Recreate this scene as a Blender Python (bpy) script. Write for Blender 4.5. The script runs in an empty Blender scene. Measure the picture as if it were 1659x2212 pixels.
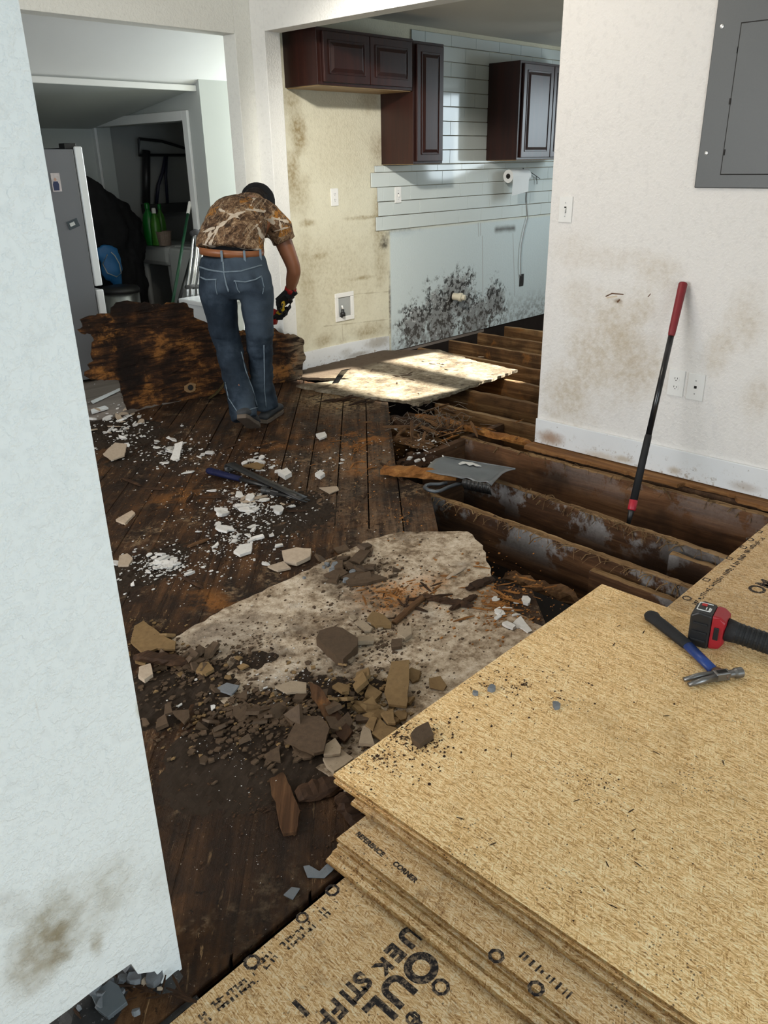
import bpy, bmesh, math, random
from mathutils import Vector, Matrix, noise as mnoise
from mathutils.bvhtree import BVHTree
random.seed(7)
S = bpy.context.scene
COL = S.collection
PI = math.pi
# ------------------------------------------------------------------ camera
W_IMG, H_IMG, FPX = 1659.0, 2212.0, 1739.0
CAM_H = 1.40
_pitch, _roll, _yaw = math.radians(23.58), math.radians(0.995), math.radians(46.19)
_F = Vector((math.sin(_yaw)*math.cos(_pitch), math.cos(_yaw)*math.cos(_pitch), -math.sin(_pitch)))
_R = Vector((math.cos(_yaw), -math.sin(_yaw), 0))
_D = _F.cross(_R)
_c, _s = math.cos(_roll), math.sin(_roll)
CX, CY, CZ = _c*_R + _s*_D, -_s*_R + _c*_D, _F
CAM = Vector((0, 0, CAM_H))
cam_data = bpy.data.cameras.new('camera')
cam_data.sensor_fit = 'VERTICAL'; cam_data.sensor_height = 36.0; cam_data.sensor_width = 27.0
cam_data.lens = 36.0*FPX/H_IMG
cam_data.clip_start = 0.05; cam_data.clip_end = 60
cam = bpy.data.objects.new('camera', cam_data); COL.objects.link(cam)
m = Matrix.Identity(4)
for i in range(3):
    m[i][0], m[i][1], m[i][2], m[i][3] = CX[i], -CY[i], -CZ[i], CAM[i]
cam.matrix_world = m
S.camera = cam

def ray(x, y):
    return CX*((x-W_IMG/2)/FPX) + CY*((y-H_IMG/2)/FPX) + CZ
def onz(x, y, z=0.0):                 # point of the place seen at that spot of the photo, on a level plane
    d = ray(x, y); return CAM + d*((z-CAM_H)/d.z)
def onx(x, y, X):
    d = ray(x, y); return CAM + d*(X/d.x)
def ony(x, y, Y):
    d = ray(x, y); return CAM + d*(Y/d.y)
def onpl(x, y, p, n):
    d = ray(x, y); return CAM + d*((p-CAM).dot(n)/d.dot(n))

# ------------------------------------------------------------------ view, world, lights
S.view_settings.view_transform = 'Standard'
S.view_settings.look = 'None'
S.view_settings.gamma = 1.0
S.view_settings.use_curve_mapping = False
S.view_settings.exposure = 0.20
S.cycles.use_denoising = True
S.cycles.use_adaptive_sampling = True
S.cycles.adaptive_threshold = 0.025
S.cycles.max_bounces = 6
S.cycles.diffuse_bounces = 4
S.cycles.sample_clamp_indirect = 6.0
wd = bpy.data.worlds.new('daylight'); S.world = wd; wd.use_nodes = True
wd.node_tree.nodes['Background'].inputs[0].default_value = (0.62, 0.78, 1.0, 1)
wd.node_tree.nodes['Background'].inputs[1].default_value = 1.0

def area(name, loc, aim, sx, sy, power, col, spread=180):
    l = bpy.data.lights.new(name, 'AREA'); l.shape = 'RECTANGLE'; l.size = sx; l.size_y = sy
    l.energy = power; l.color = col; l.spread = math.radians(spread)
    o = bpy.data.objects.new(name, l); COL.objects.link(o); o.location = loc
    o.rotation_euler = (Vector(aim)-Vector(loc)).to_track_quat('-Z', 'Y').to_euler()
    return o
area('window_light_west', (-2.72, 2.75, 1.45), (3.0, 2.3, 0.9), 2.3, 1.5, 108, (0.99, 0.98, 0.97))
area('window_light_south', (0.3, -1.85, 0.95), (0.6, 1.5, 0.5), 2.2, 1.5, 46, (0.82, 0.95, 1.0))
area('window_light_laundry', (5.0, 4.98, 1.35), (3.0, 5.0, 1.2), 0.7, 1.6, 40, (0.90, 0.97, 1.0))
area('window_light_kitchen', (7.45, 3.0, 1.6), (4.2, 3.5, 0.0), 1.1, 0.9, 25, (0.80, 0.93, 1.0))
LAMP = (2.40, 2.55, 2.36)
lm = bpy.data.lights.new('ceiling_lamp_light', 'POINT'); lm.energy = 19; lm.color = (1.0, 0.90, 0.76); lm.shadow_soft_size = 0.09
lo = bpy.data.objects.new('ceiling_lamp_light', lm); COL.objects.link(lo); lo.location = LAMP
sp = bpy.data.lights.new('kitchen_fill_spot', 'SPOT'); sp.energy = 300; sp.color = (1.0, 0.96, 0.88); sp.shadow_soft_size = 0.06; sp.spot_size = math.radians(58); sp.spot_blend = 1.0  # added fill spot at the lamp position, brightens the kitchen wall
spo = bpy.data.objects.new('kitchen_fill_spot', sp); COL.objects.link(spo); spo.location = LAMP
spo.rotation_euler = (Vector((5.0, 4.4, 0.70))-Vector(LAMP)).to_track_quat('-Z', 'Y').to_euler()
sun = bpy.data.lights.new('sun', 'SUN'); sun.energy = 34.0; sun.color = (1.0, 0.95, 0.82); sun.angle = math.radians(0.8)
so = bpy.data.objects.new('sun', sun); COL.objects.link(so)
so.location = (9, 3, 4)
so.rotation_euler = Vector((-3.5, 0.75, -1.75)).to_track_quat('-Z', 'Y').to_euler()

# ------------------------------------------------------------------ shader helpers
class NT:
    def __init__(s, name):
        s.m = bpy.data.materials.new(name); s.m.use_nodes = True
        s.t = s.m.node_tree; s.b = s.t.nodes['Principled BSDF']
        g = s.t.nodes.new('ShaderNodeNewGeometry'); s.pos = g.outputs['Position']
        s._xyz = None
    def node(s, ty, **k):
        n = s.t.nodes.new(ty)
        for a, v in k.items(): setattr(n, a, v)
        return n
    def lk(s, a, inp):
        if isinstance(a, (int, float)): inp.default_value = a
        elif isinstance(a, (tuple, list)):
            inp.default_value = tuple(a) if len(a) != 3 or inp.type == 'VECTOR' else (*a, 1)
        else: s.t.links.new(a, inp)
    def math(s, op, a, b=0.0, clamp=False):
        n = s.node('ShaderNodeMath', operation=op, use_clamp=clamp)
        s.lk(a, n.inputs[0]); s.lk(b, n.inputs[1]); return n.outputs[0]
    def add(s, a, b): return s.math('ADD', a, b)
    def sub(s, a, b): return s.math('SUBTRACT', a, b)
    def mul(s, a, b): return s.math('MULTIPLY', a, b)
    def mx(s, a, b): return s.math('MAXIMUM', a, b)
    def mn(s, a, b): return s.math('MINIMUM', a, b)
    def xyz(s):
        if s._xyz is None:
            n = s.node('ShaderNodeSeparateXYZ'); s.lk(s.pos, n.inputs[0]); s._xyz = n.outputs
        return s._xyz
    def vec(s, x, y, z):
        n = s.node('ShaderNodeCombineXYZ')
        for v, i in zip((x, y, z), n.inputs): s.lk(v, i)
        return n.outputs[0]
    def objpos(s):
        return s.node('ShaderNodeTexCoord').outputs['Object']
    def scale(s, v, k):
        n = s.node('ShaderNodeMapping'); s.lk(v, n.inputs[0]); n.inputs['Scale'].default_value = k; return n.outputs[0]
    def rotz(s, v, a, k=(1, 1, 1)):
        n = s.node('ShaderNodeMapping'); s.lk(v, n.inputs[0]); n.inputs['Rotation'].default_value = (0, 0, a); 
        return s.scale(n.outputs[0], k)
    def noise(s, sc, det=4, rough=0.55, v=None, dist=0.0):
        n = s.node('ShaderNodeTexNoise'); s.lk(v if v is not None else s.pos, n.inputs['Vector'])
        n.inputs['Scale'].default_value = sc; n.inputs['Detail'].default_value = det
        n.inputs['Roughness'].default_value = rough; n.inputs['Distortion'].default_value = dist
        return n.outputs[0]
    def vor(s, sc, v=None, feat='F1', out='Distance', rnd=1.0):
        n = s.node('ShaderNodeTexVoronoi', feature=feat); s.lk(v if v is not None else s.pos, n.inputs['Vector'])
        n.inputs['Scale'].default_value = sc; n.inputs['Randomness'].default_value = rnd
        return n.outputs[out]
    def vrand(s, sc, v=None):
        c = s.vor(sc, v, out='Color'); n = s.node('ShaderNodeSeparateColor'); s.lk(c, n.inputs[0]); return n.outputs[0]
    def step(s, a, lo, hi, o0=0.0, o1=1.0):
        n = s.node('ShaderNodeMapRange', interpolation_type='SMOOTHSTEP'); s.lk(a, n.inputs[0])
        n.inputs[1].default_value = lo; n.inputs[2].default_value = hi
        n.inputs[3].default_value = o0; n.inputs[4].default_value = o1; return n.outputs[0]
    def ramp(s, a, stops):
        n = s.node('ShaderNodeValToRGB'); s.lk(a, n.inputs[0]); e = n.color_ramp.elements
        while len(e) < len(stops): e.new(0.5)
        for q, (p, c) in zip(e, stops): q.position = p; q.color = (*c, 1)
        return n.outputs[0]
    def mix(s, f, a, b, mode='MIX'):
        n = s.node('ShaderNodeMix', data_type='RGBA', blend_type=mode, clamp_factor=True)
        s.lk(f, n.inputs[0]); s.lk(a, n.inputs[6]); s.lk(b, n.inputs[7]); return n.outputs[2]
    def blob(s, u, v, u0, v0, ru, rv, nz=None, k=0.8):
        a = s.math('DIVIDE', s.sub(u, u0), ru); b = s.math('DIVIDE', s.sub(v, v0), rv)
        d = s.math('SQRT', s.add(s.mul(a, a), s.mul(b, b)))
        if nz is not None: d = s.add(d, s.mul(s.sub(nz, 0.5), k*2))
        return s.step(d, 1.0, 0.15)
    def seg(s, u, v, a, b):             # distance to a line segment
        ax, ay = a; bx, by = b; dx, dy = bx-ax, by-ay; L = dx*dx+dy*dy
        pu, pv = s.sub(u, ax), s.sub(v, ay)
        t = s.math('DIVIDE', s.add(s.mul(pu, dx), s.mul(pv, dy)), L, clamp=True)
        eu, ev = s.sub(pu, s.mul(t, dx)), s.sub(pv, s.mul(t, dy))
        return s.math('SQRT', s.add(s.mul(eu, eu), s.mul(ev, ev)))
    def objrand(s): return s.node('ShaderNodeObjectInfo').outputs['Random']
    def bump(s, h, st=0.5, dist=0.01):
        n = s.node('ShaderNodeBump'); n.inputs['Strength'].default_value = st; n.inputs['Distance'].default_value = dist
        s.lk(h, n.inputs['Height']); s.lk(n.outputs[0], s.b.inputs['Normal'])
    def out(s, col, rough=0.6, metal=0.0, spec=None):
        s.lk(col, s.b.inputs['Base Color']); s.lk(rough, s.b.inputs['Roughness']); s.lk(metal, s.b.inputs['Metallic'])
        if spec is None: spec = 0.5 if isinstance(rough, (int, float)) and rough < 0.55 else 0.18
        s.b.inputs['Specular IOR Level'].default_value = spec
        return s.m
    def over(s, base, items):            # items: (mask, colour)
        for f, c in items: base = s.mix(f, base, c)
        return base

def plain(name, col, rough=0.5, metal=0.0, var=0.12, sc=18, bump=0.0, bsc=120):
    t = NT(name)
    n = t.noise(sc, 4)
    c = t.mix(n, tuple(x*(1-var) for x in col), tuple(min(1, x*(1+var)) for x in col))
    if bump: t.bump(t.noise(bsc, 3), bump, 0.004)
    return t.out(c, rough, metal)

# drywall with roller texture and stains in wall coordinates
def drywall(name, base, axis, stains=(), lo=0.9, extra=None, bst=0.35):
    t = NT(name); X, Y, Z = t.xyz(); u = Y if axis == 'x' else X
    big = t.noise(1.3, 3); fine = t.noise(7, 5, 0.65); gr = t.noise(38, 3, 0.6)
    c = t.mix(big, tuple(x*lo for x in base), base)
    c = t.mix(t.mul(t.step(gr, 0.52, 0.66), 0.13), c, tuple(x*0.62 for x in base))
    for (u0, v0, ru, rv, st, col) in stains:
        mk = t.blob(u, Z, u0, v0, ru, rv, fine, 0.55)
        mk = t.mul(mk, st)
        mk = t.mul(mk, t.step(gr, 0.25, 0.75, 0.45, 1.15))
        c = t.mix(mk, c, col)
    if extra: c = extra(t, u, Z, c, fine, gr)
    h = t.add(t.step(t.noise(75, 3, 0.6), 0.42, 0.62), t.mul(t.noise(240, 2), 0.25))
    t.bump(h, bst, 0.003)
    return t.out(c, 0.62)

def px_stains(lst, fn):
    o = []
    for (x, y, rx, ry, st, col) in lst:
        u0, v0 = fn(x, y); ua, _ = fn(x-rx, y); ub, _ = fn(x+rx, y); _, va = fn(x, y-ry); _, vb = fn(x, y+ry)
        o.append((u0, v0, abs(ua-ub)/2, abs(va-vb)/2, st, col))
    return o

def osb(name, tint=(1, 1, 1), dirt=0.4, dark=1.0, axis=0.0):
    t = NT(name)
    warp = t.noise(9, 2)
    vals = []
    for i, a in enumerate((1.75, 1.1, 2.7, 1.5)):
        v = t.rotz(t.pos, a+axis, (52+8*i, 380+60*i, 30))
        v2 = t.node('ShaderNodeVectorMath', operation='ADD'); t.lk(v, v2.inputs[0])
        t.lk(t.vec(t.mul(warp, 1.2), t.mul(t.noise(40, 2), 2.6), 0.0), v2.inputs[1])
        vals.append(t.vrand(1.0, v2.outputs[0]))
    sel = t.noise(95, 3); sel2 = t.noise(70, 3, v=t.scale(t.pos, (1, 1.3, 1)))
    def mixv(f, a, b): return t.add(t.mul(a, t.sub(1.0, f)), t.mul(b, f))
    r = mixv(t.step(sel, 0.46, 0.5), vals[0], vals[1])
    r = mixv(t.step(sel2, 0.52, 0.56), r, vals[2])
    r = mixv(t.step(t.noise(50, 2), 0.6, 0.63), r, vals[3])
    fib = t.noise(1.0, 4, .7, v=t.rotz(t.pos, 1.65+axis, (28, 380, 60)), dist=.6)
    r = t.add(t.mul(r, 0.45), t.add(t.mul(t.step(fib, .3, .7), 0.45), t.mul(t.noise(200, 2), 0.12)))
    T = lambda q: tuple(a*b*dark for a, b in zip(q, tint))
    c = t.ramp(r, [(0.12, T((0.26, 0.125, 0.042))), (0.34, T((0.62, 0.385, 0.165))), (0.55, T((0.90, 0.63, 0.33))), (0.82, T((1.0, 0.88, 0.62)))])
    stain = t.step(t.noise(4, 4, 0.6), 0.5, 0.72); c = t.mix(t.mul(stain, 0.35), c, T((0.42, 0.27, 0.12)))
    fl = t.step(t.noise(1.0, 3, .6, v=t.rotz(t.pos, 1.2+axis, (60, 520, 60)), dist=.8), .62, .70); c = t.mix(t.mul(fl, .6), c, T((1.0, .90, .66)))
    fd = t.step(t.noise(1.0, 3, .6, v=t.rotz(t.pos, 2.0+axis, (45, 420, 60)), dist=.8), .63, .70); c = t.mix(t.mul(fd, .55), c, T((.26, .14, .05)))
    sp = t.math('LESS_THAN', t.vor(95), 0.19); sp = t.mul(sp, t.step(t.noise(6, 4), 0.50, 0.62))
    c = t.mix(t.mul(sp, 0.8), c, (0.05, 0.03, 0.02))
    c = t.mix(t.mul(t.step(t.noise(14, 6, 0.7), 0.52, 0.7), dirt), c, T((0.20, 0.13, 0.075)))
    t.bump(t.add(r, t.noise(220, 2)), 0.25, 0.0015)
    return t.out(c, 0.6)

def wood(name, c0, c1, c2, axis='y', rough=0.75, mold=0.0, rot=0.0, ring=1.0, bst=0.5):
    t = NT(name); k = {'x': (1.2, 22, 22), 'y': (22, 1.2, 22), 'z': (22, 22, 1.2), 'd': (1.2, 22, 22), 'o': (1.5, 20, 20)}[axis]
    p = t.objpos() if axis == 'o' else t.pos
    v = t.rotz(p, -PI/4, k) if axis == 'd' else t.scale(p, k)
    g = t.noise(1.0*ring, 6, 0.62, v=v, dist=0.7); g2 = t.noise(5.5, 3, 0.6, v=v)
    r = t.add(t.mul(g, 0.75), t.mul(g2, 0.25))
    c = t.ramp(r, [(0.28, c0), (0.5, c1), (0.72, c2)])
    if axis == 'o':
        c = t.mix(t.mul(t.objrand(), 0.55), c, tuple(x*0.35 for x in c1))
    if rot:
        c = t.mix(t.mul(t.step(t.noise(3.2, 5, 0.6), 0.45, 0.62), rot), c, (0.018, 0.010, 0.006))
        c = t.mix(t.mul(t.step(t.noise(5.5, 5, 0.65), 0.56, 0.68), rot), c, (0.28, 0.115, 0.028))
    if mold:
        z = t.xyz()[2]
        mk = t.mul(t.step(t.noise(3.4, 6, 0.68), 0.5, 0.56), t.step(z, -0.19, -0.05))
        mk = t.mul(mk, mold); tex = t.noise(60, 5, 0.7)
        c = t.mix(mk, c, t.mix(tex, (0.10, 0.095, 0.09), (0.42, 0.40, 0.39)))
        c = t.mix(t.mul(t.step(t.noise(2.3, 4), 0.5, 0.62), 0.6), c, (0.03, 0.018, 0.012))
    t.bump(t.add(r, t.mul(t.noise(90, 4), 0.4)), bst, 0.006)
    return t.out(c, rough)

# ------------------------------------------------------------------ mesh helpers
OFF = {}
def tag(o, label=None, cat=None, group=None, kind=None):
    if label: o['label'] = label
    if cat: o['category'] = cat
    if group: o['group'] = group
    if kind: o['kind'] = kind
    return o
def empty(name, loc, label, cat, group=None):
    o = bpy.data.objects.new(name, None); COL.objects.link(o); o.location = loc; o.empty_display_size = 0.05
    OFF[o.name] = Vector(loc); tag(o, label, cat, group); return o
def fin(bm, name, mat, parent=None, smooth=False, bevel=0.0, loc=None, keep=False):
    if parent is not None:
        off = OFF.get(parent.name, Vector())
    elif loc is not None: off = Vector(loc)
    else: off = Vector()
    bmesh.ops.translate(bm, verts=bm.verts, vec=-off)
    bmesh.ops.recalc_face_normals(bm, faces=bm.faces)
    me = bpy.data.meshes.new(name); bm.to_mesh(me); bm.free()
    for p in me.polygons: p.use_smooth = smooth
    mats = mat if isinstance(mat, (list, tuple)) else [mat]
    for q in mats: me.materials.append(q)
    o = bpy.data.objects.new(name, me); COL.objects.link(o)
    if parent is not None:
        o.parent = parent; OFF[o.name] = off
    elif loc is not None:
        o.location = loc; OFF[o.name] = off
    if bevel:
        b = o.modifiers.new('bevel', 'BEVEL'); b.width = bevel; b.segments = 2; b.limit_method = 'ANGLE'
        b.angle_limit = math.radians(40)
    return o
def BM(): return bmesh.new()
def box(bm, x0, x1, y0, y1, z0, z1):
    v = [bm.verts.new((x, y, z)) for z in (z0, z1) for y in (y0, y1) for x in (x0, x1)]
    for f in ((0, 2, 3, 1), (4, 5, 7, 6), (0, 1, 5, 4), (2, 6, 7, 3), (0, 4, 6, 2), (1, 3, 7, 5)):
        bm.faces.new([v[i] for i in f])
    return v
def obox(bm, c, a, b, d):               # centre + three half axes
    c, a, b, d = map(Vector, (c, a, b, d))
    v = [bm.verts.new(c + a*i + b*j + d*k) for k in (-1, 1) for j in (-1, 1) for i in (-1, 1)]
    for f in ((0, 2, 3, 1), (4, 5, 7, 6), (0, 1, 5, 4), (2, 6, 7, 3), (0, 4, 6, 2), (1, 3, 7, 5)):
        bm.faces.new([v[i] for i in f])
    return v
def frame(d, up=None):
    d = Vector(d).normalized(); u = Vector(up) if up else (Vector((0, 0, 1)) if abs(d.z) < 0.9 else Vector((1, 0, 0)))
    a = d.cross(u).normalized(); return a, a.cross(d).normalized()
def tube(bm, pts, rad, seg=10, up=None, cap=True, flat=1.0):
    pts = [Vector(p) for p in pts]; n = len(pts)
    rad = rad if isinstance(rad, (list, tuple)) else [rad]*n
    rings = []
    for i, p in enumerate(pts):
        d = pts[min(i+1, n-1)]-pts[max(i-1, 0)]
        a, b = frame(d, up); r = rad[i]
        rx, ry = r if isinstance(r, (tuple, list)) else (r, r*flat)
        rings.append([bm.verts.new(p + a*(math.cos(2*PI*k/seg)*rx) + b*(math.sin(2*PI*k/seg)*ry)) for k in range(seg)])
    for A, B in zip(rings, rings[1:]):
        for k in range(seg): bm.faces.new((A[k], A[(k+1) % seg], B[(k+1) % seg], B[k]))
    if cap:
        bm.faces.new(rings[0][::-1]); bm.faces.new(rings[-1])
    return rings
def lathe(bm, prof, c, axis=(0, 0, 1), seg=24):
    axis = Vector(axis).normalized(); a, b = frame(axis); c = Vector(c); rings = []
    for r, h in prof:
        rings.append([bm.verts.new(c + axis*h + a*(math.cos(2*PI*k/seg)*r) + b*(math.sin(2*PI*k/seg)*r)) for k in range(seg)])
    for A, B in zip(rings, rings[1:]):
        for k in range(seg): bm.faces.new((A[k], A[(k+1) % seg], B[(k+1) % seg], B[k]))
    bm.faces.new(rings[0][::-1]); bm.faces.new(rings[-1])
def prism(bm, poly, d):                 # polygon of Vectors swept by vector d
    d = Vector(d); A = [bm.verts.new(Vector(p)) for p in poly]; B = [bm.verts.new(Vector(p)+d) for p in poly]
    n = len(A)
    bm.faces.new(A[::-1]); bm.faces.new(B)
    for i in range(n): bm.faces.new((A[i], A[(i+1) % n], B[(i+1) % n], B[i]))
def jag(poly, step=0.03, amp=0.008, closed=True):
    out = []; n = len(poly)
    for i in range(n if closed else n-1):
        a, b = Vector(poly[i]), Vector(poly[(i+1) % n]); L = (b-a).length; k = max(1, int(L/step))
        for j in range(k):
            p = a.lerp(b, j/k)
            if j: p = p + Vector((random.uniform(-1, 1), random.uniform(-1, 1), random.uniform(-1, 1) if abs((b-a).z) > 1e-4 or abs(a.z-poly[0][2]) > 1e-3 else 0))*amp
            out.append(p)
    return out
def struct(o): return tag(o, kind='structure')
def tri(bm):
    bm.normal_update(); bmesh.ops.triangulate(bm, faces=[f for f in bm.faces if len(f.verts) > 4], ngon_method='EAR_CLIP')
def jag2(poly, step=0.03, amp=0.008):
    out = []; n = len(poly)
    for i in range(n):
        a, b = Vector(poly[i][:2]), Vector(poly[(i+1) % n][:2]); L = (b-a).length; k = max(1, int(L/step))
        for j in range(k):
            p = a.lerp(b, j/k)
            if j: p = p + Vector((random.uniform(-1, 1), random.uniform(-1, 1)))*amp
            out.append(p)
    return out
def slab(name, poly, z0, z1, mat, parent=None, step=0.03, amp=0.0, loc=None, bevel=0.0):
    bm = BM(); P = jag2(poly, step, amp) if amp else [Vector(p[:2]) for p in poly]
    prism(bm, [(p.x, p.y, z0) for p in P], (0, 0, z1-z0))
    tri(bm)
    return fin(bm, name, mat, parent, loc=loc, bevel=bevel)

XR, YK, YW = 3.544, 4.443, 4.45
# ------------------------------------------------------------------ setting materials
BR = (0.20, 0.13, 0.06); OL = (0.27, 0.20, 0.09); DK = (0.035, 0.028, 0.02); BE = (0.50, 0.41, 0.29)
rx = lambda x, y: (lambda p: (p.y, p.z))(onx(x, y, XR))
ky = lambda x, y: (lambda p: (p.x, p.z))(ony(x, y, YK))
ly = lambda x, y: (lambda p: (p.x, p.z))(ony(x, y, 1.02))
right_stains = px_stains([
    (1345, 690, 70, 100, .45, BE), (1370, 790, 95, 120, .62, BE), (1290, 770, 100, 140, .60, BE), (1230, 860, 80, 100, .62, BE), (1390, 665, 45, 50, .5, BE),
    (1420, 590, 70, 60, .35, BE), (1550, 760, 45, 80, .5, BE), (1610, 690, 60, 90, .45, BE), (1640, 860, 50, 90, .35, BE), (1240, 540, 60, 60, .25, BE), (1330, 560, 120, 40, .25, BE), (1250, 640, 60, 60, .3, BE),
    (1335, 650, 12, 8, .7, BR), (1500, 1010, 60, 40, .2, BE)], rx)
def right_extra(t, u, z, c, fine, gr):
    for (a, b, w) in (((1309, 640), (1322, 634), .004), ((1322, 634), (1346, 636), .004), ((1334, 652), (1338, 648), .005), ((1400, 641), (1405, 635), .003)):
        d = t.seg(u, z, rx(*a), rx(*b)); c = t.mix(t.step(d, w, w*0.4), c, (0.12, 0.06, 0.03))
    for (a, b, w) in (((1312, 643), (1332, 640), .006),):
        d = t.seg(u, z, rx(*a), rx(*b)); c = t.mix(t.mul(t.step(d, w, w*0.3), .8), c, (0.62, 0.5, 0.35))
    return c
M_right = drywall('white_paint', (0.80, 0.77, 0.735), 'x', right_stains, 0.95, right_extra)
M_white = drywall('white_wall_paint', (0.74, 0.735, 0.68), 'y', [], 0.95)
M_head = drywall('header_paint', (0.74, 0.73, 0.69), 'x', [], 0.95)
left_st = px_stains([(110, 2010, 130, 130, .85, (0.33, 0.29, 0.21)), (60, 2090, 100, 100, .7, (0.36, 0.31, 0.23)), (125, 2035, 50, 60, .8, (0.24, 0.19, 0.11)), (230, 1930, 120, 120, .55, (0.42, 0.38, 0.30)),
    (210, 2040, 22, 40, .5, (0.30, 0.24, 0.14)), (20, 1960, 60, 80, .4, (0.38, 0.34, 0.28)), (300, 1535, 10, 30, .5, (0.4, 0.34, 0.2)), (80, 1530, 4, 40, .3, (0.5, 0.38, 0.28)), (345, 1900, 60, 70, .25, (0.45, 0.42, 0.36))], ly)
M_left = drywall('white_partition_paint', (0.77, 0.785, 0.765), 'y', left_st, 0.95, bst=0.45)
kst = px_stains([(643, 290, 26, 65, .85, OL), (628, 215, 30, 50, .6, OL), (632, 370, 26, 60, .75, OL), (645, 420, 40, 70, .5, OL), (800, 215, 40, 40, .45, OL), (818, 320, 26, 60, .5, BR),
    (665, 482, 24, 12, .8, OL), (690, 553, 22, 9, .6, OL), (785, 470, 50, 7, .7, OL), (785, 600, 38, 7, .6, OL), (818, 470, 22, 90, .55, OL), (822, 560, 20, 120, .45, OL), (830, 525, 16, 22, .9, DK),
    (800, 715, 50, 26, .6, OL), (665, 640, 30, 120, .30, OL), (700, 735, 30, 20, .6, OL), (730, 330, 120, 160, .16, OL), (730, 600, 140, 160, .28, OL), (843, 660, 5, 80, 1.0, (0.06, 0.035, 0.02)),
    (870, 500, 60, 14, .7, DK), (660, 560, 50, 100, .25, OL)], ky)
def kitchen_extra(t, u, z, c, fine, gr):
    X0 = ky(842, 600)[0]
    wet = t.mul(t.step(u, X0-0.01, X0+0.02), t.step(z, 0.93, 0.88))
    c = t.mix(t.mul(wet, 0.8), c, (0.565, 0.655, 0.69))
    nz = t.noise(9, 6, 0.72); sp = t.noise(24, 5, 0.7)
    def B(x, y, ax, ay, k=.6):
        (u0, v0, ru, rv, _, _), = px_stains([(x, y, ax, ay, 1, DK)], ky); return t.blob(u, z, u0, v0, ru, rv, fine, k)
    cloud = t.mx(t.mx(B(950, 690, 75, 110), B(985, 640, 70, 85)), t.mx(B(900, 700, 55, 80), B(1068, 650, 38, 70)))
    cloud = t.mx(cloud, t.mul(B(1030, 690, 60, 80), .9))
    mk = t.mul(t.step(t.add(t.mul(nz, .6), t.mul(cloud, .42)), 0.46, 0.66), t.step(cloud, 0.02, 0.30))
    c = t.mix(t.mul(mk, 0.80), c, t.mix(sp, (0.10, 0.092, 0.08), (0.34, 0.33, 0.32)))
    dots = t.mul(t.step(sp, 0.49, 0.56), t.step(cloud, 0.05, 0.5)); c = t.mix(t.mul(dots, 0.92), c, (0.022, 0.019, 0.017))
    wht = t.mul(t.step(t.noise(30, 4, .7), 0.60, 0.66), t.step(cloud, 0.2, 0.6)); c = t.mix(t.mul(wht, .8), c, (0.66, 0.66, 0.66))
    low = t.mul(t.step(z, 0.30, 0.0), t.step(u, X0, X0+.05)); c = t.mix(t.mul(t.mul(low, t.step(sp, 0.42, 0.58)), .55), c, (0.12, 0.105, 0.09))
    left = t.mul(t.step(z, 0.42, 0.05), t.step(u, X0+.02, X0)); c = t.mix(t.mul(t.mul(left, t.step(nz, .45, .7)), .5), c, OL)
    st = t.seg(u, z, ky(1072, 496), ky(1110, 493)); c = t.mix(t.mul(t.step(t.add(st, t.mul(t.sub(fine, .5), .05)), .045, -.01), .85), c, (0.07, 0.06, 0.05))
    for a, b in (((1033, 482), (1034, 510)), ((1038, 482), (1038, 508)), ((1108, 505), (1112, 640)), ((1042, 510), (1043, 640))):
        d = t.seg(u, z, ky(*a), ky(*b)); c = t.mix(t.mul(t.step(d, .008, .002), .6), c, (0.34, 0.33, 0.31))
    for a, b in (((700, 705), (838, 690)), ((760, 636), (838, 630)), ((736, 655), (741, 735))):
        d = t.seg(u, z, ky(*a), ky(*b)); c = t.mix(t.mul(t.step(t.add(d, t.mul(t.sub(fine, .5), .03)), .006, .001), .5), c, (0.33, 0.28, 0.18))
    return c
M_kit = drywall('yellowed_kitchen_paint', (0.70, 0.665, 0.52), 'y', kst, 0.93, kitchen_extra)
M_ceil = plain('ceiling_paint', (0.72, 0.73, 0.72), 0.7, var=0.04, sc=3)
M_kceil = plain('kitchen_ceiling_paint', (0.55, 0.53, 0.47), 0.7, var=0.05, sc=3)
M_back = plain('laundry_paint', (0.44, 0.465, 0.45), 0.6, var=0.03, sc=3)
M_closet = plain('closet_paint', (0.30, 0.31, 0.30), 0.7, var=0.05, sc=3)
M_trim = plain('trim_paint', (0.74, 0.75, 0.74), 0.4, var=0.04, sc=4)

def base_mat(name, sts, fn, axis):
    t = NT(name); X, Y, Z = t.xyz(); u = Y if axis == 'x' else X; fine = t.noise(26, 5, .7)
    c = (0.76, 0.77, 0.77)
    n = t.noise(3, 3); c = t.mix(n, (0.70, 0.71, 0.71), (0.80, 0.81, 0.82))
    dirt = t.mul(t.step(fine, .54, .66), t.step(Z, .11, .01)); c = t.mix(t.mul(dirt, .75), c, (0.30, 0.23, 0.16))
    d2 = t.step(t.noise(45, 3, .6), .66, .72); c = t.mix(t.mul(d2, .5), c, (0.2, .17, .13))
    for (u0, v0, ru, rv, st, col) in px_stains(sts, fn):
        c = t.mix(t.mul(t.blob(u, Z, u0, v0, ru, rv, fine, .5), st), c, col)
    return t.out(c, .45)
M_baser = base_mat('stained_baseboard_paint', [(1192, 945, 40, 22, .8, (0.30, 0.16, 0.07)), (1300, 985, 60, 15, .5, (0.45, 0.33, 0.2)), (1460, 1015, 22, 12, .7, (0.42, 0.33, 0.22)), (1610, 1050, 50, 15, .6, (0.4, .33, .27)), (1350, 990, 30, 10, .6, (.4, .3, .18))], rx, 'x')
M_basek = base_mat('scuffed_baseboard_paint', [(815, 738, 40, 20, .6, (0.26, .21, .14)), (770, 765, 40, 8, .6, (.2, .16, .11)), (745, 760, 20, 12, .4, (.3, .26, .2))], ky, 'y')

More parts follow.
